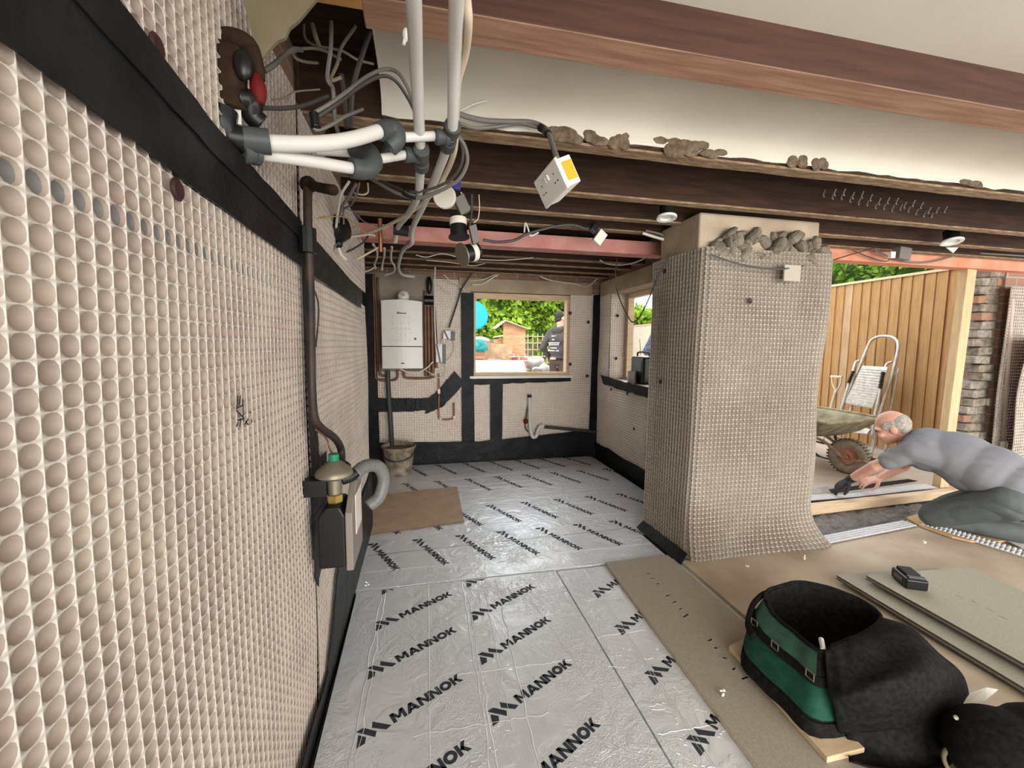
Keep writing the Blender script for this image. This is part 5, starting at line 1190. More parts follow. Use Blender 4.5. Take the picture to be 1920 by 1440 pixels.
tag(MB().prism([(1.629, 0.874, 0.13), (1.695, 0.899, 0.15), (1.777, 0.896, 0.16), (1.82, 0.89, 0.15), (1.743, 0.876, 0.14), (1.655, 0.861, 0.13)], (0,.004,-.012)).build('paper_pad', M['cabwhite'], bevel=.002), 'crumpled white paper between the tool bag flap and the rucksack', 'paper')
# battery pack
c = Vector((2.337,1.493,.0935)); rz = Matrix.Rotation(math.radians(-28), 3, 'Z')
t = thing('battery_pack', 'black power tool battery sitting on the upper flooring board', 'battery', c)
def bx(cx, cy, cz, hx, hy, hz): return (c+rz@Vector((cx,cy,cz)), rz@Vector((hx,0,0)), rz@Vector((0,hy,0)), Vector((0,0,hz)))
cs_ = MB().obox(*bx(0,0,.027,.045,.062,.026)).build('case', M['blackpl'], t, bevel=.009, bseg=3)
MB().obox(*bx(0,.012,.058,.030,.040,.008)).build('slide_rail', M['blackrub'], t, bevel=.004)
MB().obox(*bx(0,-.045,.058,.034,.010,.006)).build('release_button', mat('dark_grey_plastic', (.06,.06,.065), .4), t, bevel=.003)
MB().obox(*bx(-.0455,.0,.03,.0008,.03,.010)).build('label', mat('grey_label', (.12,.12,.13), .4), cs_)
# crumbs of foam and chips of wood
random.seed(31)
for k, (px_, lab) in enumerate((((1.029, 1.174, 0.025), 'white foam crumb on the chipboard plank left of the tool bag'), ((2.17, 1.909, 0.022), 'small wood chip near the pillar foot'), ((1.761, 1.89, 0.022), 'tiny pale splinter on the dusty sheet by the plank end'), ((3.096, 1.912, 0.022), 'pale chip on the floor sheet below the white membrane offcut'), ((-0.295, 2.162, 0.004), 'foam crumb at the left end of the foil board seam'))):
    b = MB()
    for q in range(4): b.ball(Vector(px_)+Vector((random.uniform(-.008,.008), random.uniform(-.008,.008), .004+.004*q)), (random.uniform(.004,.009), random.uniform(.003,.006), .004), 6)
    tag(b.build('debris_crumb', M['offwhite'], smooth=True), lab, 'debris')
# board under the man's knees
kb = [(3.43, 2.245, 0.03), (3.366, 2.12, 0.03), (3.373, 1.945, 0.03), (3.417, 1.875, 0.03), (3.524, 1.832, 0.03), (3.694, 1.835, 0.03), (3.907, 1.87, 0.03), (4.1,2.1,.03), (3.75,2.32,.03)]
tag(MB().prism([(x, y, .018) for x, y, z in kb], (0,0,.013)).build('kneeling_board', mat('orange_ply', (.60,.40,.20), .6, col2=(.52,.33,.16), scale=6), bevel=.002), 'orange-tan board under the kneeling man\'s knees', 'board')
tag(MB().prism([(3.642, 1.823, 0.03), (3.727, 1.755, 0.03), (3.608, 1.696, 0.03), (3.6, 1.738, 0.03)], (0,0,.004)).build('paper_scrap', M['white']), 'white paper sliver at the right edge of the floor', 'scrap')

# radio and tin on the side window sill
c = Vector((2.023, 3.599, 0.902)); c.z = .902
t = thing('site_radio', 'black site radio standing on the side window sill', 'radio', c)
b = MB().obox(c+Vector((.03,0,.128)), (.065,0,0), (0,.12,0), (0,0,.128)); b.build('case', M['blackpl'], t, bevel=.02, bseg=3)
MB().obox(c+Vector((-.036,.0,.15)), (.003,0,0), (0,.09,0), (0,0,.07)).build('speaker_grille', mat('green_black_grille', (.02,.035,.035), .3), t, bevel=.003)
MB().sweep([c+Vector((.03,-.11,.26)), c+Vector((.03,-.09,.295)), c+Vector((.03,.09,.295)), c+Vector((.03,.11,.26))], .009, 8).build('handle', M['blackpl'], t, smooth=True)
MB().sweep([c+Vector((.03,.05,.27)), c+Vector((.02,.06,.42))], .003, 6).build('aerial', M['pewter'], t)
c = Vector((1.945, 3.609, 0.902))
t = thing('paint_tin', 'grey cylindrical tin on the side window sill left of the radio', 'tin', c)
MB().lathe([(.001,0),(.04,0),(.04,.115),(.037,.118),(.034,.112),(.001,.11)], c, (0,0,1), 24).build('tin', mat('grey_tin', (.42,.43,.43), .4), t, smooth=True, auto=40)

# ---------------------------------------------------------------- outside the right opening
M['barrow'] = mat('cement_crusted_tray', (.26,.22,.13), .85, col2=(.12,.10,.06), scale=9, detail=7, bump=.5, bscale=25)
M['rusttube'] = mat('rusty_tube', (.20,.11,.06), .7, col2=(.34,.24,.17), scale=14)
wc = Vector((4.10,3.22,.19))
t = thing('wheelbarrow', 'mud-caked wheelbarrow standing outside the right opening', 'wheelbarrow', (4.1,3.6,.02))
B0 = [(3.86,3.50),(4.34,3.50),(4.32,3.98),(3.88,3.98)]; T0 = [(3.60,3.06),(4.52,3.20),(4.52,4.22),(3.64,4.22)]
b = MB(); vs = []
lev = [(0,.33),(.4,.40),(.8,.52),(1,.56)]
rr_ = []
for f, z in lev:
    loop = []
    for i in range(4):
        a = Vector((*B0[i],0)).lerp(Vector((*T0[i],0)), f); e = Vector((*B0[(i+1)%4],0)).lerp(Vector((*T0[(i+1)%4],0)), f)
        for q in range(6):
            p = a.lerp(e, q/6); p.z = z+.012*noise.noise((p.x*5, p.y*5, f)); loop.append(p)
    rr_.append(loop)
n_ = 24
for l in rr_: vs += l
fs = [(k*n_+i, k*n_+(i+1)%n_, (k+1)*n_+(i+1)%n_, (k+1)*n_+i) for k in range(3) for i in range(n_)]+[tuple(range(n_))]
b.add(vs, fs)
o = b.build('tray', M['barrow'], t, smooth=True, auto=50)
q = o.modifiers.new('thickness', 'SOLIDIFY'); q.thickness = .006
MB().sweep([p+Vector((0,0,.004)) for p in rr_[-1]]+[rr_[-1][0]+Vector((0,0,.004))], .013, 8, smooth=False).build('rim', M['barrow'], t, smooth=True)
ax = Vector((-.95,-.31,0)).normalized()
tyre = [(.085,-.035),(.12,-.045),(.15,-.04),(.170,-.02),(.174,0),(.170,.02),(.15,.04),(.12,.045),(.085,.035)]
ty_ = MB().lathe([(r_, h) for r_, h in tyre]+[tyre[0]], wc, ax, 36).build('tyre', mat('muddy_tyre', (.16,.125,.09), .9, col2=(.24,.20,.15), scale=18), t, smooth=True, auto=50)
b = MB(); w1 = ax.cross(Vector((0,0,1))).normalized()
for k in range(34):
    a = 2*math.pi*k/34; d_ = w1*math.cos(a)+Vector((0,0,1))*math.sin(a); s_ = ax.cross(d_)
    b.obox(wc+d_*.172, ax*.034, s_*.006, d_*.007)
b.build('tread', mat('worn_tread', (.10,.085,.07), .9), ty_)
MB().lathe([(.001,-.02),(.03,-.04),(.03,-.02),(.088,-.012),(.09,-.03),(.092,.03),(.088,.012),(.03,.02),(.03,.04),(.001,.02)], wc, ax, 28).build('wheel_rim', mat('orange_wheel_rim', (.46,.20,.11), .6, col2=(.36,.17,.1), scale=14), t, smooth=True, auto=40)
MB().sweep([wc-ax*.09, wc+ax*.11], .011, 8).build('axle', M['rusttube'], t)
for s_ in (-1, 1):
    off = ax*(.10*s_)
    x_ = 4.10+ -.0
    MB().sweep([wc+off+Vector((-.02,-.25,.02)), wc+off, wc+off+Vector((.0,.30,.13)), (3.80 if s_ > 0 else 4.40,4.0,.37), (3.74 if s_ > 0 else 4.46,4.7,.50)], .015, 8).build('frame_tube', M['rusttube'], t, smooth=True)
    xx = 3.80 if s_ > 0 else 4.40
    MB().sweep([(xx,3.62,.31),(xx,3.58,.12),(xx,3.66,.03),(xx,3.80,.03),(xx,3.88,.12),(xx,3.86,.34)], .014, 8).build('leg', M['blackrub'], t, smooth=True)
# step ladder leaning on the fence
M['alu'] = mat('dusty_aluminium', (.48,.45,.40), .45, metal=.5, col2=(.38,.34,.29), scale=20)
t = thing('step_ladder', 'folded aluminium step ladder leaning on the board fence', 'ladder', (5.0, 3.636, 0.008))
MB().sweep([(5.14, 4.236, 0.255), (5.17, 4.186, 0.522), (5.22, 4.118, 0.838), (5.26, 4.088, 1.025), (5.32, 4.07, 1.241), (5.345, 4.047, 1.345), (5.36, 3.972, 1.395), (5.36, 3.855, 1.393), (5.345, 3.773, 1.354), (5.32, 3.726, 1.263), (5.26, 3.709, 1.032), (5.2, 3.721, 0.756), (5.12, 3.725, 0.417), (5.05, 3.706, 0.124), (5.0, 3.705, -0.137)], .017, 10).build('handrail', M['alu'], t, smooth=True)
for pth in ([(5.3, 4.125, 1.102), (5.26, 4.143, 1.075), (5.2, 4.124, 0.944), (5.1, 4.108, 0.682), (5.02, 4.115, 0.349), (4.97, 4.124, 0.134)], [(5.3, 3.759, 1.103), (5.26, 3.79, 1.065), (5.2, 3.769, 0.936), (5.12, 3.73, 0.756), (5.04, 3.705, 0.484), (4.98, 3.675, 0.246)]):
    MB().sweep(pth, .015, 8).build('stile', M['alu'], t, smooth=True)
for pth in ([(5.2, 4.103, 0.52), (5.12, 4.087, 0.15)], [(5.3, 3.693, 1.032), (5.25, 3.7, 0.479), (5.2, 3.673, 0.05)]):
    MB().sweep(pth, .014, 8).build('back_leg', M['alu'], t, smooth=True)
pf_ = MB().prism([(5.22, 4.019, 1.028), (5.22, 3.735, 1.024), (5.1, 3.773, 0.553), (5.1, 4.099, 0.57)], (-.012,0,.018)).build('platform', mat('spattered_platform', (.66,.62,.56), .7, col2=(.46,.42,.36), scale=26), t, bevel=.003)
b = MB()
for k in range(14):
    f = k/13
    p = Vector((5.205, 4.023, 0.989)).lerp(Vector((5.09, 4.099, 0.59)), f); q = Vector((5.205, 3.737, 0.982)).lerp(Vector((5.09, 3.774, 0.578)), f)
    b.bar(p+Vector((-.012,0,.018)), q+Vector((-.012,0,.018)), .006, .004)
b.build('tread_ribs', M['alu'], pf_)
for pth in ([(5.17, 4.09, 0.972), (5.12, 4.096, 0.828)], [(5.17, 3.751, 0.981), (5.1, 3.719, 0.8)]):
    hh = spline(pth, 30) if len(pth) > 2 else [Vector(pth[0]).lerp(Vector(pth[1]), i/40) for i in range(41)]
    b = MB(); b.sweep(hh, lambda u: .017+.007*math.sin(u*60), 10, smooth=False)
    b.build('spring', M['blackpl'], t, smooth=True)
MB().prism([(5.0, 3.877, 0.329), (5.0, 3.697, 0.327), (4.97, 3.704, 0.271), (4.97, 3.872, 0.254)], (-.02,0,.01)).build('step', M['alu'], t)
# spade
t = thing('spade', 'garden spade with wooden T handle leaning on the fence left of the step ladder', 'spade', (5.15, 4.394, 0.224))
M['ash'] = mat('weathered_ash', (.46,.38,.28), .7)
MB().sweep([(5.3, 4.479, 0.877), (5.3, 4.329, 0.881)], .016, 10).build('grip', mat('pale_grip', (.62,.48,.33), .6), t)
MB().sweep([(5.3, 4.464, 0.864), (5.29, 4.441, 0.781), (5.27, 4.374, 0.697)], .011, 8).sweep([(5.3, 4.335, 0.867), (5.29, 4.34, 0.776), (5.27, 4.373, 0.683)], .011, 8).build('yoke', M['ash'], t, smooth=True)
MB().sweep([(5.27, 4.374, 0.697), (5.23, 4.377, 0.528), (5.17, 4.365, 0.299), (5.1, 4.368, -0.018)], .017, 10).build('shaft', M['ash'], t, smooth=True)
MB().obox((5.08, 4.373, -0.111), (.0,.09,0), (-.02,0,.0), (-.03,0,.15)).build('blade', M['rust'], t, bevel=.01)
# water pipe on the pier at the right edge
t = thing('wall_pipe', 'pale upright pipe with a stop valve on the right-hand pier', 'pipe', (5.011, 2.6, 0.289))
part('tube', [(4.895, 2.6, 1.681), (4.914, 2.6, 1.412), (4.941, 2.6, 1.046), (4.969, 2.6, 0.672), (4.992, 2.6, 0.41), (5.013, 2.6, 0.192)], .017, mat('painted_pipe', (.44,.35,.29), .6), t, 10)
MB().ball((4.961, 2.58, 0.369), (.03,.03,.03), 12).lathe([(.026,0),(.026,.05)], (4.975, 2.59, 0.399), (0,0,1), 10).build('valve', M['offwhite'], t, smooth=True, auto=40)
MB().sweep([(4.934, 2.56, 0.346), (5.03, 2.56, 0.342)], .006, 6).build('lever', M['rust'], t)

# ---------------------------------------------------------------- the garden seen through the back window
t = thing('cloth_covered_table', 'garden table under a white dust sheet beyond the window', 'table', (1.35,7.5,.02))
n_ = 40; m_ = 16; vs = []
for i in range(n_+1):
    for j in range(m_+1):
        u_, v_ = i/n_, j/m_
        x = .62+1.28*u_; y = 7.1+.9*v_; z = .98+.012*noise.noise((x*4, y*4, 0))
        d_ = max(0, abs(u_-.5)-.40)/.10; e_ = max(0, abs(v_-.5)-.38)/.12
        z -= .5*max(d_, e_)**1.2*(1+.12*math.sin(x*25+y*19)); y += -.05*e_*math.sin(x*22)*(1 if v_ < .5 else -1)
        vs.append((x, y, z))
MB().add(vs, [(i*(m_+1)+j, (i+1)*(m_+1)+j, (i+1)*(m_+1)+j+1, i*(m_+1)+j+1) for i in range(n_) for j in range(m_)]).build('dust_sheet', mat('white_sheet', (.44,.47,.52), .8), t, smooth=True)
MB().box((.80,7.24,.86),(1.72,7.86,.915)).build('table_top', M['pineh'], t)
for x in (.86, 1.60):
    for y in (7.28, 7.76): MB().box((x,y,.02),(x+.06,y+.06,.86)).build('leg', M['pineh'], t)
tag(MB().box((1.18,7.4,.99),(1.40,7.55,1.005)).build('tray', mat('slate_grey', (.25,.27,.3), .5), bevel=.004), 'thin dark grey tray lying on the white dust sheet', 'tray')
M['osb'] = mat('blotchy_plywood', (.50,.33,.18), .75, col2=(.28,.17,.09), scale=5, detail=8, lo=.3, hi=.6)
tag(MB().bar((1.285,8.15,.03),(1.40,8.45,1.30),.86,.02,(0,1,0)).build('plywood_sheet', M['osb']), 'blotchy plywood sheet leaning behind the covered table', 'board')
M['cedar'] = mat('cedar_boards', (.60,.36,.20), .7, col2=(.42,.23,.12), scale=4, stretch=(1,1,9), detail=6)
t = thing('playhouse', 'small gabled timber playhouse wall behind the plywood sheet', 'playhouse', (2.0,8.75,.02))
MB().prism([(1.697, 8.7, -0.051), (1.686, 8.7, 1.749), (2.164, 8.7, 1.599), (2.182, 8.7, -0.062)], (0,.05,0)).build('gable_wall', M['cedar'], t)
MB().bar((1.696, 8.75, 1.774), (1.489, 8.75, 1.613), .5, .02, (0,0,1)).bar((1.696, 8.75, 1.774), (2.212, 8.75, 1.602), .5, .015, (0,0,1)).build('roof_board', M['pineh'], t)
MB().prism([(1.568, 9.1, -0.202), (1.562, 9.1, 1.394), (1.766, 9.1, 1.42), (1.775, 9.1, -0.208)], (0,.05,0)).build('side_wall', M['cedar'], t)
tag(MB().bar((1.468, 8.62, 1.431), (1.672, 8.62, 1.466), .06, .03).build('timber_plank', M['pineh']), 'short pale plank resting between the plywood and the playhouse', 'timber')
M['teal'] = mat('teal_plastic', (.0,.24,.29), .5)
t = thing('garden_chair', 'turquoise round dish chair on a thin stand at the left of the garden window', 'chair', (1.006, 7.9, 0.823))
cc_ = Vector((0.946, 7.9, 1.811))
MB().lathe([(.001,-.10),(.10,-.085),(.2,-.03),(.26,.04),(.27,.035),(.21,-.045),(.1,-.10),(.001,-.115)], cc_, (.12,-1,.25), 30).build('seat_shell', M['teal'], t, smooth=True, auto=50)
MB().sweep([cc_+Vector((.0,.1,-.2)), (1.013, 7.95, 1.331), (1.012, 7.95, 0.718)], .012, 8).build('stand', M['teal'], t, smooth=True)
MB().lathe([(.262,.03),(.283,.03),(.283,.05),(.262,.05)], cc_, (.12,-1,.25), 30).build('rim', M['teal'], t, smooth=True)
t = thing('garden_cushion', 'crumpled turquoise cover heaped on a planter box', 'cover', (1.024, 7.8, 1.23))
MB().ball((1.024, 7.8, 1.25), (.17,.13,.12), 16).ball((1.108, 7.75, 1.201), (.10,.1,.07), 12).build('cover', mat('teal_cloth', (.02,.30,.27), .7, col2=(.01,.14,.13), scale=14), t, smooth=True)
tag(MB().ball((1.122, 8.0, 1.374), (.16,.12,.05), 14, rot=Matrix.Rotation(.15, 3, 'Y')).build('white_bag', M['white'], smooth=True), 'white plastic bag lying over the turquoise cover', 'bag')
t = thing('planter_box', 'red-brown timber planter box left of the plywood sheet', 'planter', (1.044, 7.8, 0.828))
b = MB()
for k in range(4): b.box(Vector((0.868, 7.85, 0.847))+Vector((0,0,.075*k)), Vector((1.174, 7.85, 0.846))+Vector((0,.3,.065+.075*k)))
b.build('side', mat('red_cedar', (.50,.24,.13), .7, col2=(.4,.18,.1), scale=6), t, bevel=.004)
M['trel'] = mat('weathered_trellis', (.36,.30,.17), .85)
t = thing('trellis', 'weathered square trellis standing behind the white sacks', 'trellis', (2.812, 10.4, 0.683))
b = MB(); a_ = Vector((2.52, 10.4, 1.368)); 
for k in range(7): b.box(a_+Vector((.13*k,0,-1.0)), a_+Vector((.13*k+.022,.02,.2)))
for k in range(7): b.box(a_+Vector((0,-.012,-.9+.17*k)), a_+Vector((.85,.008,-.878+.17*k)))
b.build('lattice', M['trel'], t)
tag(MB().box((-2.4,10.62,.02),(4.3,10.68,1.42)).build('back_fence', mat('dark_fence', (.13,.105,.06), .9, col2=(.2,.16,.09), scale=5, stretch=(9,9,.8))), 'dark weathered fence under the conifer hedge', 'fence')
b = MB(); b.ball((2.3,7.75,.0), (.55,.42,.72), 24); b.v = [(v[0], v[1], max(.02, v[2]+.04*noise.noise((v[0]*6, v[1]*6, v[2]*6)))) for v in b.v]
tag(b.build('rubble_heap', mat('grey_rubble_heap', (.36,.33,.29), .95, col2=(.22,.2,.17), scale=16, bump=.8), smooth=True), 'heap of grey rubble under the white sacks in the garden', 'rubble', kind='stuff')
M['sack'] = mat('white_woven_sack', (.55,.53,.48), .8, col2=(.45,.42,.36), scale=9)
for k, (px_, rr2, lab) in enumerate((((2.134, 7.9, 0.924), (.22,.2,.13), 'large white rubble sack beside the hooded man'), ((2.256, 7.5, 0.84), (.11,.12,.08), 'small white rubble sack at the hooded man\'s hip'), ((2.09, 7.5, 0.81), (.10,.1,.06), 'crumpled white sack in front of the large rubble sack'))):
    b = MB(); b.ball(px_, rr2, 20)
    b.v = [tuple(Vector(v)+Vector((noise.noise((v[0]*7, v[1]*7, v[2]*7)), 0, noise.noise((v[0]*6+5, v[1]*6, v[2]*8)))) *.05) for v in b.v]
    o = tag(b.build('rubble_sack', M['sack'], smooth=True), lab, 'sack')
b = MB(); random.seed(5)
for k in range(14):
    b.obox(Vector((1.787, 7.7, 0.831))+Vector((random.uniform(-.12,.12), random.uniform(-.1,.1), random.uniform(-.05,.25))), (.06,0,.01), (0,.05,0), (0,0,.03))
tag(b.build('brick_pile', M['brickn'], bevel=.004), 'small heap of red bricks right of the covered table', 'bricks', kind='stuff')
random.seed(7)

# ---------------------------------------------------------------- people
def fuse(name, prims, mt, parent=None, voxel=.006, it=6, wr=0.0):
    b = MB()
    for pr_ in prims:
        if pr_[0] == 'c':
            _, p, q, r0, r1 = pr_
            p = Vector(p); q = Vector(q)
            if (q-p).length > 1e-4: b.sweep([p, q], lambda u: r0+(r1-r0)*u, 14, smooth=False)
            b.ball(p, r0, 14); b.ball(q, r1, 14)
        else:
            _, c_, r_, rot = pr_
            b.ball(c_, r_, 20, rot=rot)
    o = b.build(name, mt, None, smooth=True)
    m1 = o.modifiers.new('fuse', 'REMESH'); m1.mode = 'VOXEL'; m1.voxel_size = voxel; m1.use_smooth_shade = True
    m2 = o.modifiers.new('relax', 'SMOOTH'); m2.iterations = it; m2.factor = .5
    dg = bpy.context.evaluated_depsgraph_get()
    me = bpy.data.meshes.new_from_object(o.evaluated_get(dg))
    me.name = name
    if wr:
        nv = len(me.vertices); co = np.empty(nv*3, np.float32); no = np.empty(nv*3, np.float32)
        me.vertices.foreach_get('co', co); me.vertices.foreach_get('normal', no); co = co.reshape(-1, 3); no = no.reshape(-1, 3)
        x, y, z = co[:,0], co[:,1], co[:,2]
        ph = 2.2*np.sin(x*9+y*7)+1.6*np.sin(z*13-y*6)+1.1*np.sin(x*21+z*17)
        d = wr*(np.abs(np.sin(z*24+x*13+ph))**.6-.55)*(.45+.55*np.sin(x*5.3+y*8.1+z*6.2)**2)
        me.vertices.foreach_set('co', (co+no*d[:,None]).ravel()); me.update()
    o.modifiers.clear(); o.data = me; me.shade_smooth()
    return attach(o, parent)
def basis(fwd, up):
    f = Vector(fwd).normalized(); l = Vector(up).cross(f).normalized(); u_ = f.cross(l)
    return Matrix((f, l, u_)).transposed()     # columns: forward, left, up
def head_prims(c, B, k=1.0):
    c = Vector(c); at = lambda x, y, z: c+B@(Vector((x, y, z))*k)
    E_ = lambda x, y, z, r: ('e', at(x, y, z), tuple(q*k for q in r), B)
    return [E_(-.012,0,.025,(.098,.077,.095)), E_(.028,0,-.03,(.066,.060,.085)), E_(.052,0,-.085,(.036,.038,.028)),
            E_(.092,0,-.02,(.022,.014,.024)), E_(.082,0,.006,(.016,.011,.03)), E_(.075,.032,.018,(.02,.028,.012)), E_(.075,-.032,.018,(.02,.028,.012)),
            E_(.072,.045,-.03,(.022,.022,.02)), E_(.072,-.045,-.03,(.022,.022,.02)), E_(.084,0,-.058,(.013,.025,.010)),
            E_(-.008,.078,-.012,(.022,.010,.034)), E_(-.008,-.078,-.012,(.022,.010,.034))]
def hand_prims(wr, d, n, thumb, curl=.25, k=1.0, spread=.09):
    """wr wrist, d finger direction, n back-of-hand normal, thumb side vector sign"""
    wr = Vector(wr); d = Vector(d).normalized(); n = Vector(n); n = (n-d*n.dot(d)).normalized(); s = d.cross(n)*thumb
    P_ = []
    for q in (-.027,-.009,.009,.027):
        P_.append(('c', wr+s*q*.6*k, wr+(d*.085+s*q)*k, .014*k, .0115*k))
    for i, (q, L_) in enumerate(((.030,.072),(.010,.082),(-.010,.076),(-.029,.058))):
        p = wr+(d*.088+s*q)*k; dd = (d+s*(q*spread*30)).normalized(); r = .0092*k
        for j, fr in enumerate((.45,.32,.23)):
            a_ = curl*(j+1)*(1+.12*i); v = (dd*math.cos(a_)-n*math.sin(a_)).normalized()
            e = p+v*L_*fr*k
            P_.append(('c', p, e, r, r*.93)); p = e; r *= .92
    p = wr+(d*.02+s*.026)*k
    for j, L_ in enumerate((.04,.034,.026)):
        v = (d*(.55+.25*j)+s*(.75-.25*j)-n*.25).normalized(); e = p+v*L_*k
        P_.append(('c', p, e, (.0145-.002*j)*k, (.0125-.002*j)*k)); p = e
    return P_

M['skin'] = mat('skin', (.52,.27,.19), .5, col2=(.60,.33,.24), scale=12, spec=.4)
M['tee'] = mat('grey_tee', (.22,.225,.24), .85, col2=(.19,.195,.21), scale=5, bump=.35, bscale=7, bdist=.02)
M['trs'] = mat('grey_green_trousers', (.10,.115,.11), .85, col2=(.08,.09,.09), scale=8, bump=.3, bscale=9, bdist=.02)
M['greyhair'] = mat('grey_hair', (.42,.38,.33), .8, col2=(.24,.21,.18), scale=60, bump=.4)

hd = Vector((3.378,2.36,.672)); HB = basis((-.53,.76,-.42), (-.2,.25,.9))
nb = Vector((3.47,2.25,.590)); SL = Vector((3.325,2.175,.545)); SR = Vector((3.62,2.335,.535))
EL = Vector((3.261, 2.36, 0.387)); WL = Vector((3.293, 2.56, 0.219)); ER = Vector((3.735, 2.5, 0.32)); WR = Vector((3.62, 2.58, 0.206))
PV = Vector((3.60,1.80,.36)); HL_ = Vector((3.49,1.76,.33)); HR_ = Vector((3.73,1.86,.33))
KL = Vector((3.425,2.085,.115)); KR = Vector((3.72,2.2,.10)); AL = Vector((3.70,1.80,.085)); AR = Vector((3.95,1.9,.07))
mid = Vector((3.54,2.03,.50))
TB = basis(nb-PV, (0,0,1)); rotT = TB
bodyp = head_prims(hd, HB) + [('c', hd+HB@Vector((-.03,0,-.05)), nb, .055, .062), ('c', nb, SL, .055, .05), ('c', nb, SR, .055, .05),
  ('e', Vector((3.50,2.15,.52)), (.15,.17,.11), rotT), ('e', mid, (.2,.15,.11), rotT), ('e', PV, (.15,.16,.12), rotT),
  ('c', SL, EL, .050, .040), ('c', EL, WL+(EL-WL)*.3, .042, .034), ('c', WL+(EL-WL)*.3, WL, .034, .027), ('c', SR, ER, .050, .040), ('c', ER, WR+(ER-WR)*.3, .042, .032), ('c', WR+(ER-WR)*.3, WR, .032, .026),
  ('c', HL_, KL, .085, .06), ('c', KL, AL, .055, .04), ('c', HR_, KR, .085, .06), ('c', KR, AR, .055, .04)]
dl = Vector((3.24, 2.63, 0.129))-WL; drr = Vector((3.582, 2.66, 0.114))-WR
bodyp += hand_prims(WL, dl, (0,-.35,.9), -1, .22) + hand_prims(WR, (-.75,.55,-.42), (0,-.45,.9), -1, .28, 1.0, .2)
man = fuse('person', bodyp, M['skin'], None, .0052, 4)
tag(man, 'person in a grey t-shirt kneeling and pressing tape onto the threshold', 'person')
fuse('t_shirt', [('c', nb+Vector((.01,-.03,-.015)), SL, .078, .078), ('c', nb+Vector((.01,-.03,-.015)), SR, .078, .078),
   ('c', SL, SL+(EL-SL)*.62, .074, .066), ('c', SR, SR+(ER-SR)*.6, .072, .062),
   ('e', Vector((3.49,2.18,.545)), (.16,.215,.15), rotT), ('e', mid+Vector((.0,.0,.015)), (.22,.205,.165), rotT), ('e', Vector((3.57,1.90,.465)), (.19,.20,.17), rotT), ('e', Vector((3.61,1.78,.42)), (.14,.19,.15), rotT),
   ('e', Vector((3.55,1.99,.40)), (.15,.15,.10), rotT), ('c', SL, mid+Vector((-.06,-.05,.0)), .08, .10), ('c', SR, mid+Vector((.06,.05,.0)), .08, .10)], M['tee'], man, .009, 9, .009)
fuse('trousers', [('e', PV+Vector((.03,-.05,-.03)), (.15,.18,.135), rotT), ('c', HL_, KL, .115, .078), ('c', KL, AL, .072, .058), ('c', HR_, KR, .115, .078), ('c', KR, AR, .07, .056)], M['trs'], man, .009, 6, .010)
for a_, q_ in ((AL, KL), (AR, KR)):
    d_ = (a_-q_).normalized()
    fuse('boot', [('c', a_, a_+d_*.09, .052, .045), ('c', a_+d_*.07+Vector((0,0,.0)), a_+d_*.10+Vector((.0,.0,-.03)), .045, .035)], mat('scuffed_boot', (.25,.22,.19), .7), man, .008, 4)
fuse('hair', [('e', hd+HB@Vector((-.045,0,.018)), (.075,.083,.075), HB), ('e', hd+HB@Vector((-.06,0,-.03)), (.045,.068,.045), HB), ('e', hd+HB@Vector((.0,.066,.025)), (.05,.016,.035), HB), ('e', hd+HB@Vector((.0,-.066,.025)), (.05,.016,.035), HB)], M['greyhair'], man, .005, 3)
gp = [(q[0], q[1], q[2], q[3]*1.14, q[4]*1.14) if q[0] == 'c' else q for q in hand_prims(WL, dl, (0,-.35,.9), -1, .22)] + [('c', WL, WL+(EL-WL)*.12, .032, .034)]
gl = fuse('glove', gp, M['blackrub'], man, .0045, 3); gl['label'] = 'black work glove on the left hand'
b = MB()
for s_ in (.032, -.032):
    b.ball(hd+HB@Vector((.089,s_,.004)), .010, 10)
b.build('eye', mat('eye_dark', (.05,.035,.03), .3), man, smooth=True)

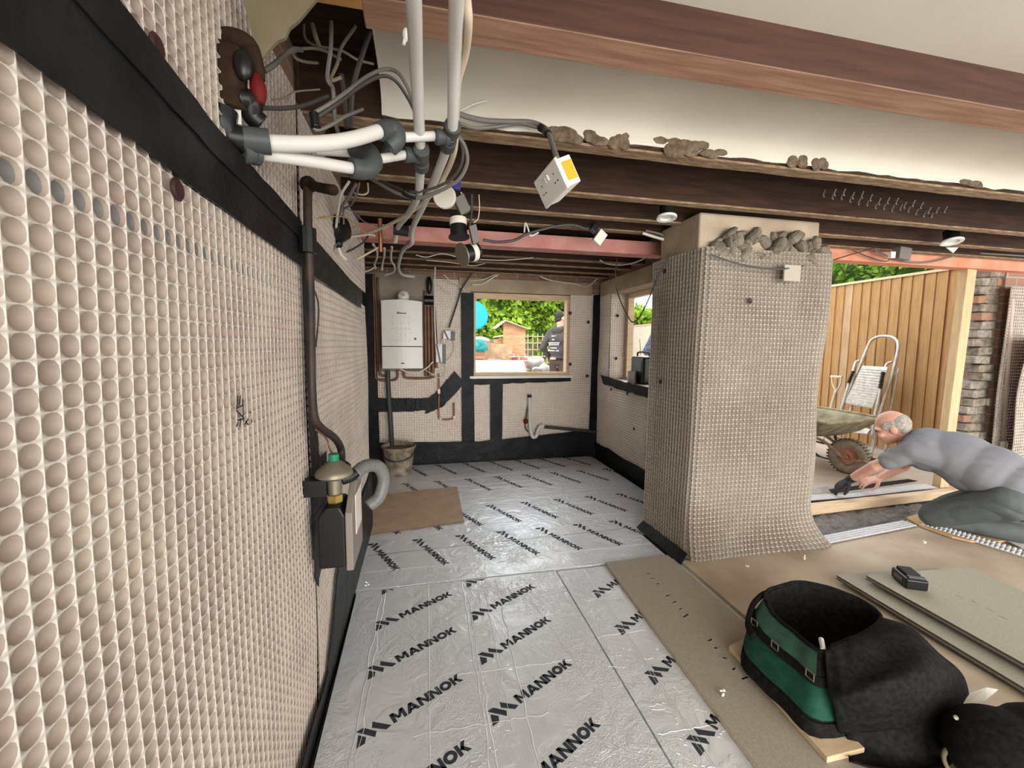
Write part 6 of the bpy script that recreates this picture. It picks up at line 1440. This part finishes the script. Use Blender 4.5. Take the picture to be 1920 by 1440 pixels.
# hooded man in the garden
def standing(c, yaw, name_label, mats, arms, h=1.78):
    """c ground point; yaw of the facing direction"""
    c = Vector(c); k = h/1.78
    f = Vector((math.cos(yaw), math.sin(yaw), 0)); l = Vector((-f.y, f.x, 0)); u_ = Vector((0,0,1))
    at = lambda x, y, z: c+(f*x+l*y+u_*z)*k
    Bd = Matrix((f, l, u_)).transposed()
    hb = basis(f*.97+l*arms.get('turn', 0)+Vector((0,0,-.08)), u_)
    hc = at(.02,0,1.66)
    pr_ = head_prims(hc, hb, k)+[('c', at(-.01,0,1.60), at(0,0,1.46), .055, .062), ('e', at(0,0,1.30), (.12,.18,.2), Bd), ('e', at(0,0,1.05), (.11,.15,.18), Bd), ('e', at(0,0,.93), (.12,.165,.12), Bd)]
    cl = [('e', at(0,0,1.32), (.145,.205,.18), Bd), ('e', at(.0,0,1.12), (.145,.185,.2), Bd), ('e', at(0,0,.99), (.145,.185,.06), Bd)]
    for sg in (1, -1):
        S_ = at(0, .19*sg, 1.42); E_, W_ = arms[sg]; E_ = at(*E_); W_ = at(*W_)
        pr_ += [('c', S_, E_, .05, .042), ('c', E_, W_, .04, .028)]+hand_prims(W_, (W_-E_)*.6+arms.get('hd%d' % sg, Vector((0,0,-.1))), l*sg, 1 if sg > 0 else -1, .4, k)
        cl += [('c', at(0,.12*sg,1.43), S_, .075, .075), ('c', S_, E_, .075, .062), ('c', E_, E_.lerp(W_, .85), .06, .042)]
        pr_ += [('c', at(0,.095*sg,.92), at(.02,.11*sg,.5), .085, .055), ('c', at(.02,.11*sg,.5), at(-.01,.12*sg,.08), .055, .04), ('c', at(-.02,.12*sg,.05), at(.14,.13*sg,.03), .04, .035)]
    p_ = fuse('person', pr_, M['skin'], None, .008, 4)
    tag(p_, name_label, 'person')
    top = fuse(mats[3], cl+([('c', at(-.10,.05,1.46), at(-.10,-.05,1.46), .055, .055), ('c', at(-.06,.09,1.49), at(.03,.08,1.47), .045, .04), ('c', at(-.06,-.09,1.49), at(.03,-.08,1.47), .045, .04)] if mats[3] == 'hoodie' else []), mats[0], p_, .011, 6, .012)
    tr = []
    for sg in (1, -1): tr += [('c', at(0,.095*sg,.90), at(.02,.11*sg,.5), .105, .078), ('c', at(.02,.11*sg,.5), at(-.01,.12*sg,.12), .075, .062)]
    fuse('trousers', tr+[('e', at(0,0,.93), (.135,.18,.11), Bd)], mats[1], p_, .012, 5)
    for sg in (1, -1): fuse('boot', [('c', at(-.03,.12*sg,.055), at(.15,.13*sg,.045), .052, .046)], M['blackrub'], p_, .01, 3)
    fuse('hair', [('e', hc+hb@(Vector((-.030,0,.040))*k), (.090*k,.081*k,.086*k), hb), ('e', hc+hb@(Vector((-.055,0,-.02))*k), (.05*k,.07*k,.055*k), hb)], mats[2], p_, .008, 2)
    return p_, at, Bd, top
M['hood'] = mat('charcoal_hoodie', (.055,.05,.047), .9, col2=(.075,.07,.065), scale=6, bump=.3, bscale=9, bdist=.02)
M['brt'] = mat('brown_trousers', (.075,.05,.04), .85)
M['dkh'] = mat('dark_hair', (.03,.026,.024), .8)
p_, at, Bd, hood_ = standing((2.37,7.0,.02), math.radians(38), 'person in a charcoal hooded top standing with back turned beyond the garden window', (M['hood'], M['brt'], M['dkh'], 'hoodie'),
   {1: ((-.08,.30,1.16), (.06,.22,.98)), -1: ((-.16,-.34,1.17), (.0,-.20,.99)), 'turn': -.35}, 1.84)
b = MB(); random.seed(8)
for r_, (w_, zz) in enumerate(((.10,1.36),(.07,1.30),(.22,1.245),(.20,1.215),(.12,1.16),(.20,1.115))):
    x = -w_/2
    while x < w_/2-.01:
        q = random.uniform(.012,.03); b.obox(at(-.137,x+q/2+.03,zz), Bd@Vector((.002,0,0)), Bd@Vector((0,q*.45,0)), Vector((0,0,.009))); x += q+.006
b.build('back_print', M['white'], hood_)
bl_ = MB().sweep([at(.14*math.cos(a_), .188*math.sin(a_), .985) for a_ in [2*math.pi*i/24 for i in range(25)]], .018, 8, smooth=False).build('belt', M['blackrub'], p_, smooth=True)
MB().obox(at(-.155,.03,.985), Bd@Vector((.003,0,0)), Bd@Vector((0,.06,0)), Vector((0,0,.02))).build('belt_label', mat('red_white_label', (.7,.5,.48), .5, col2=(.6,.05,.05), scale=30), bl_)
# someone outside the side window, mostly hidden by the pillar
M['navy'] = mat('navy_sleeve', (.05,.06,.10), .85, col2=(.09,.10,.14), scale=8)
p2, at2, Bd2, top2 = standing((3.40,5.25,.02), math.radians(235), 'person in a dark blue top at the side window, mostly hidden by the pillar', (M['navy'], M['brt'], M['dkh'], 'jumper'),
   {1: ((.0,.28,1.15), (.25,.2,1.14)), -1: ((.04,-.30,1.18), (.22,-.19,1.24)), 'turn': 0, 'hd-1': Vector((0,0,.02)), 'hd1': Vector((0,0,0))}, 1.76)
c = at2(.30,-.165,1.24)
t = thing('cup', 'red and white cup held by the person at the side window', 'cup', c)
MB().lathe([(.001,-.05),(.028,-.05),(.036,.05),(.034,.05),(.027,-.045),(.001,-.045)], c, (0,0,1), 16).build('cup_body', mat('red_cup', (.55,.06,.05), .4, col2=(.8,.75,.7), scale=14, lo=.45, hi=.5), t, smooth=True, auto=40)
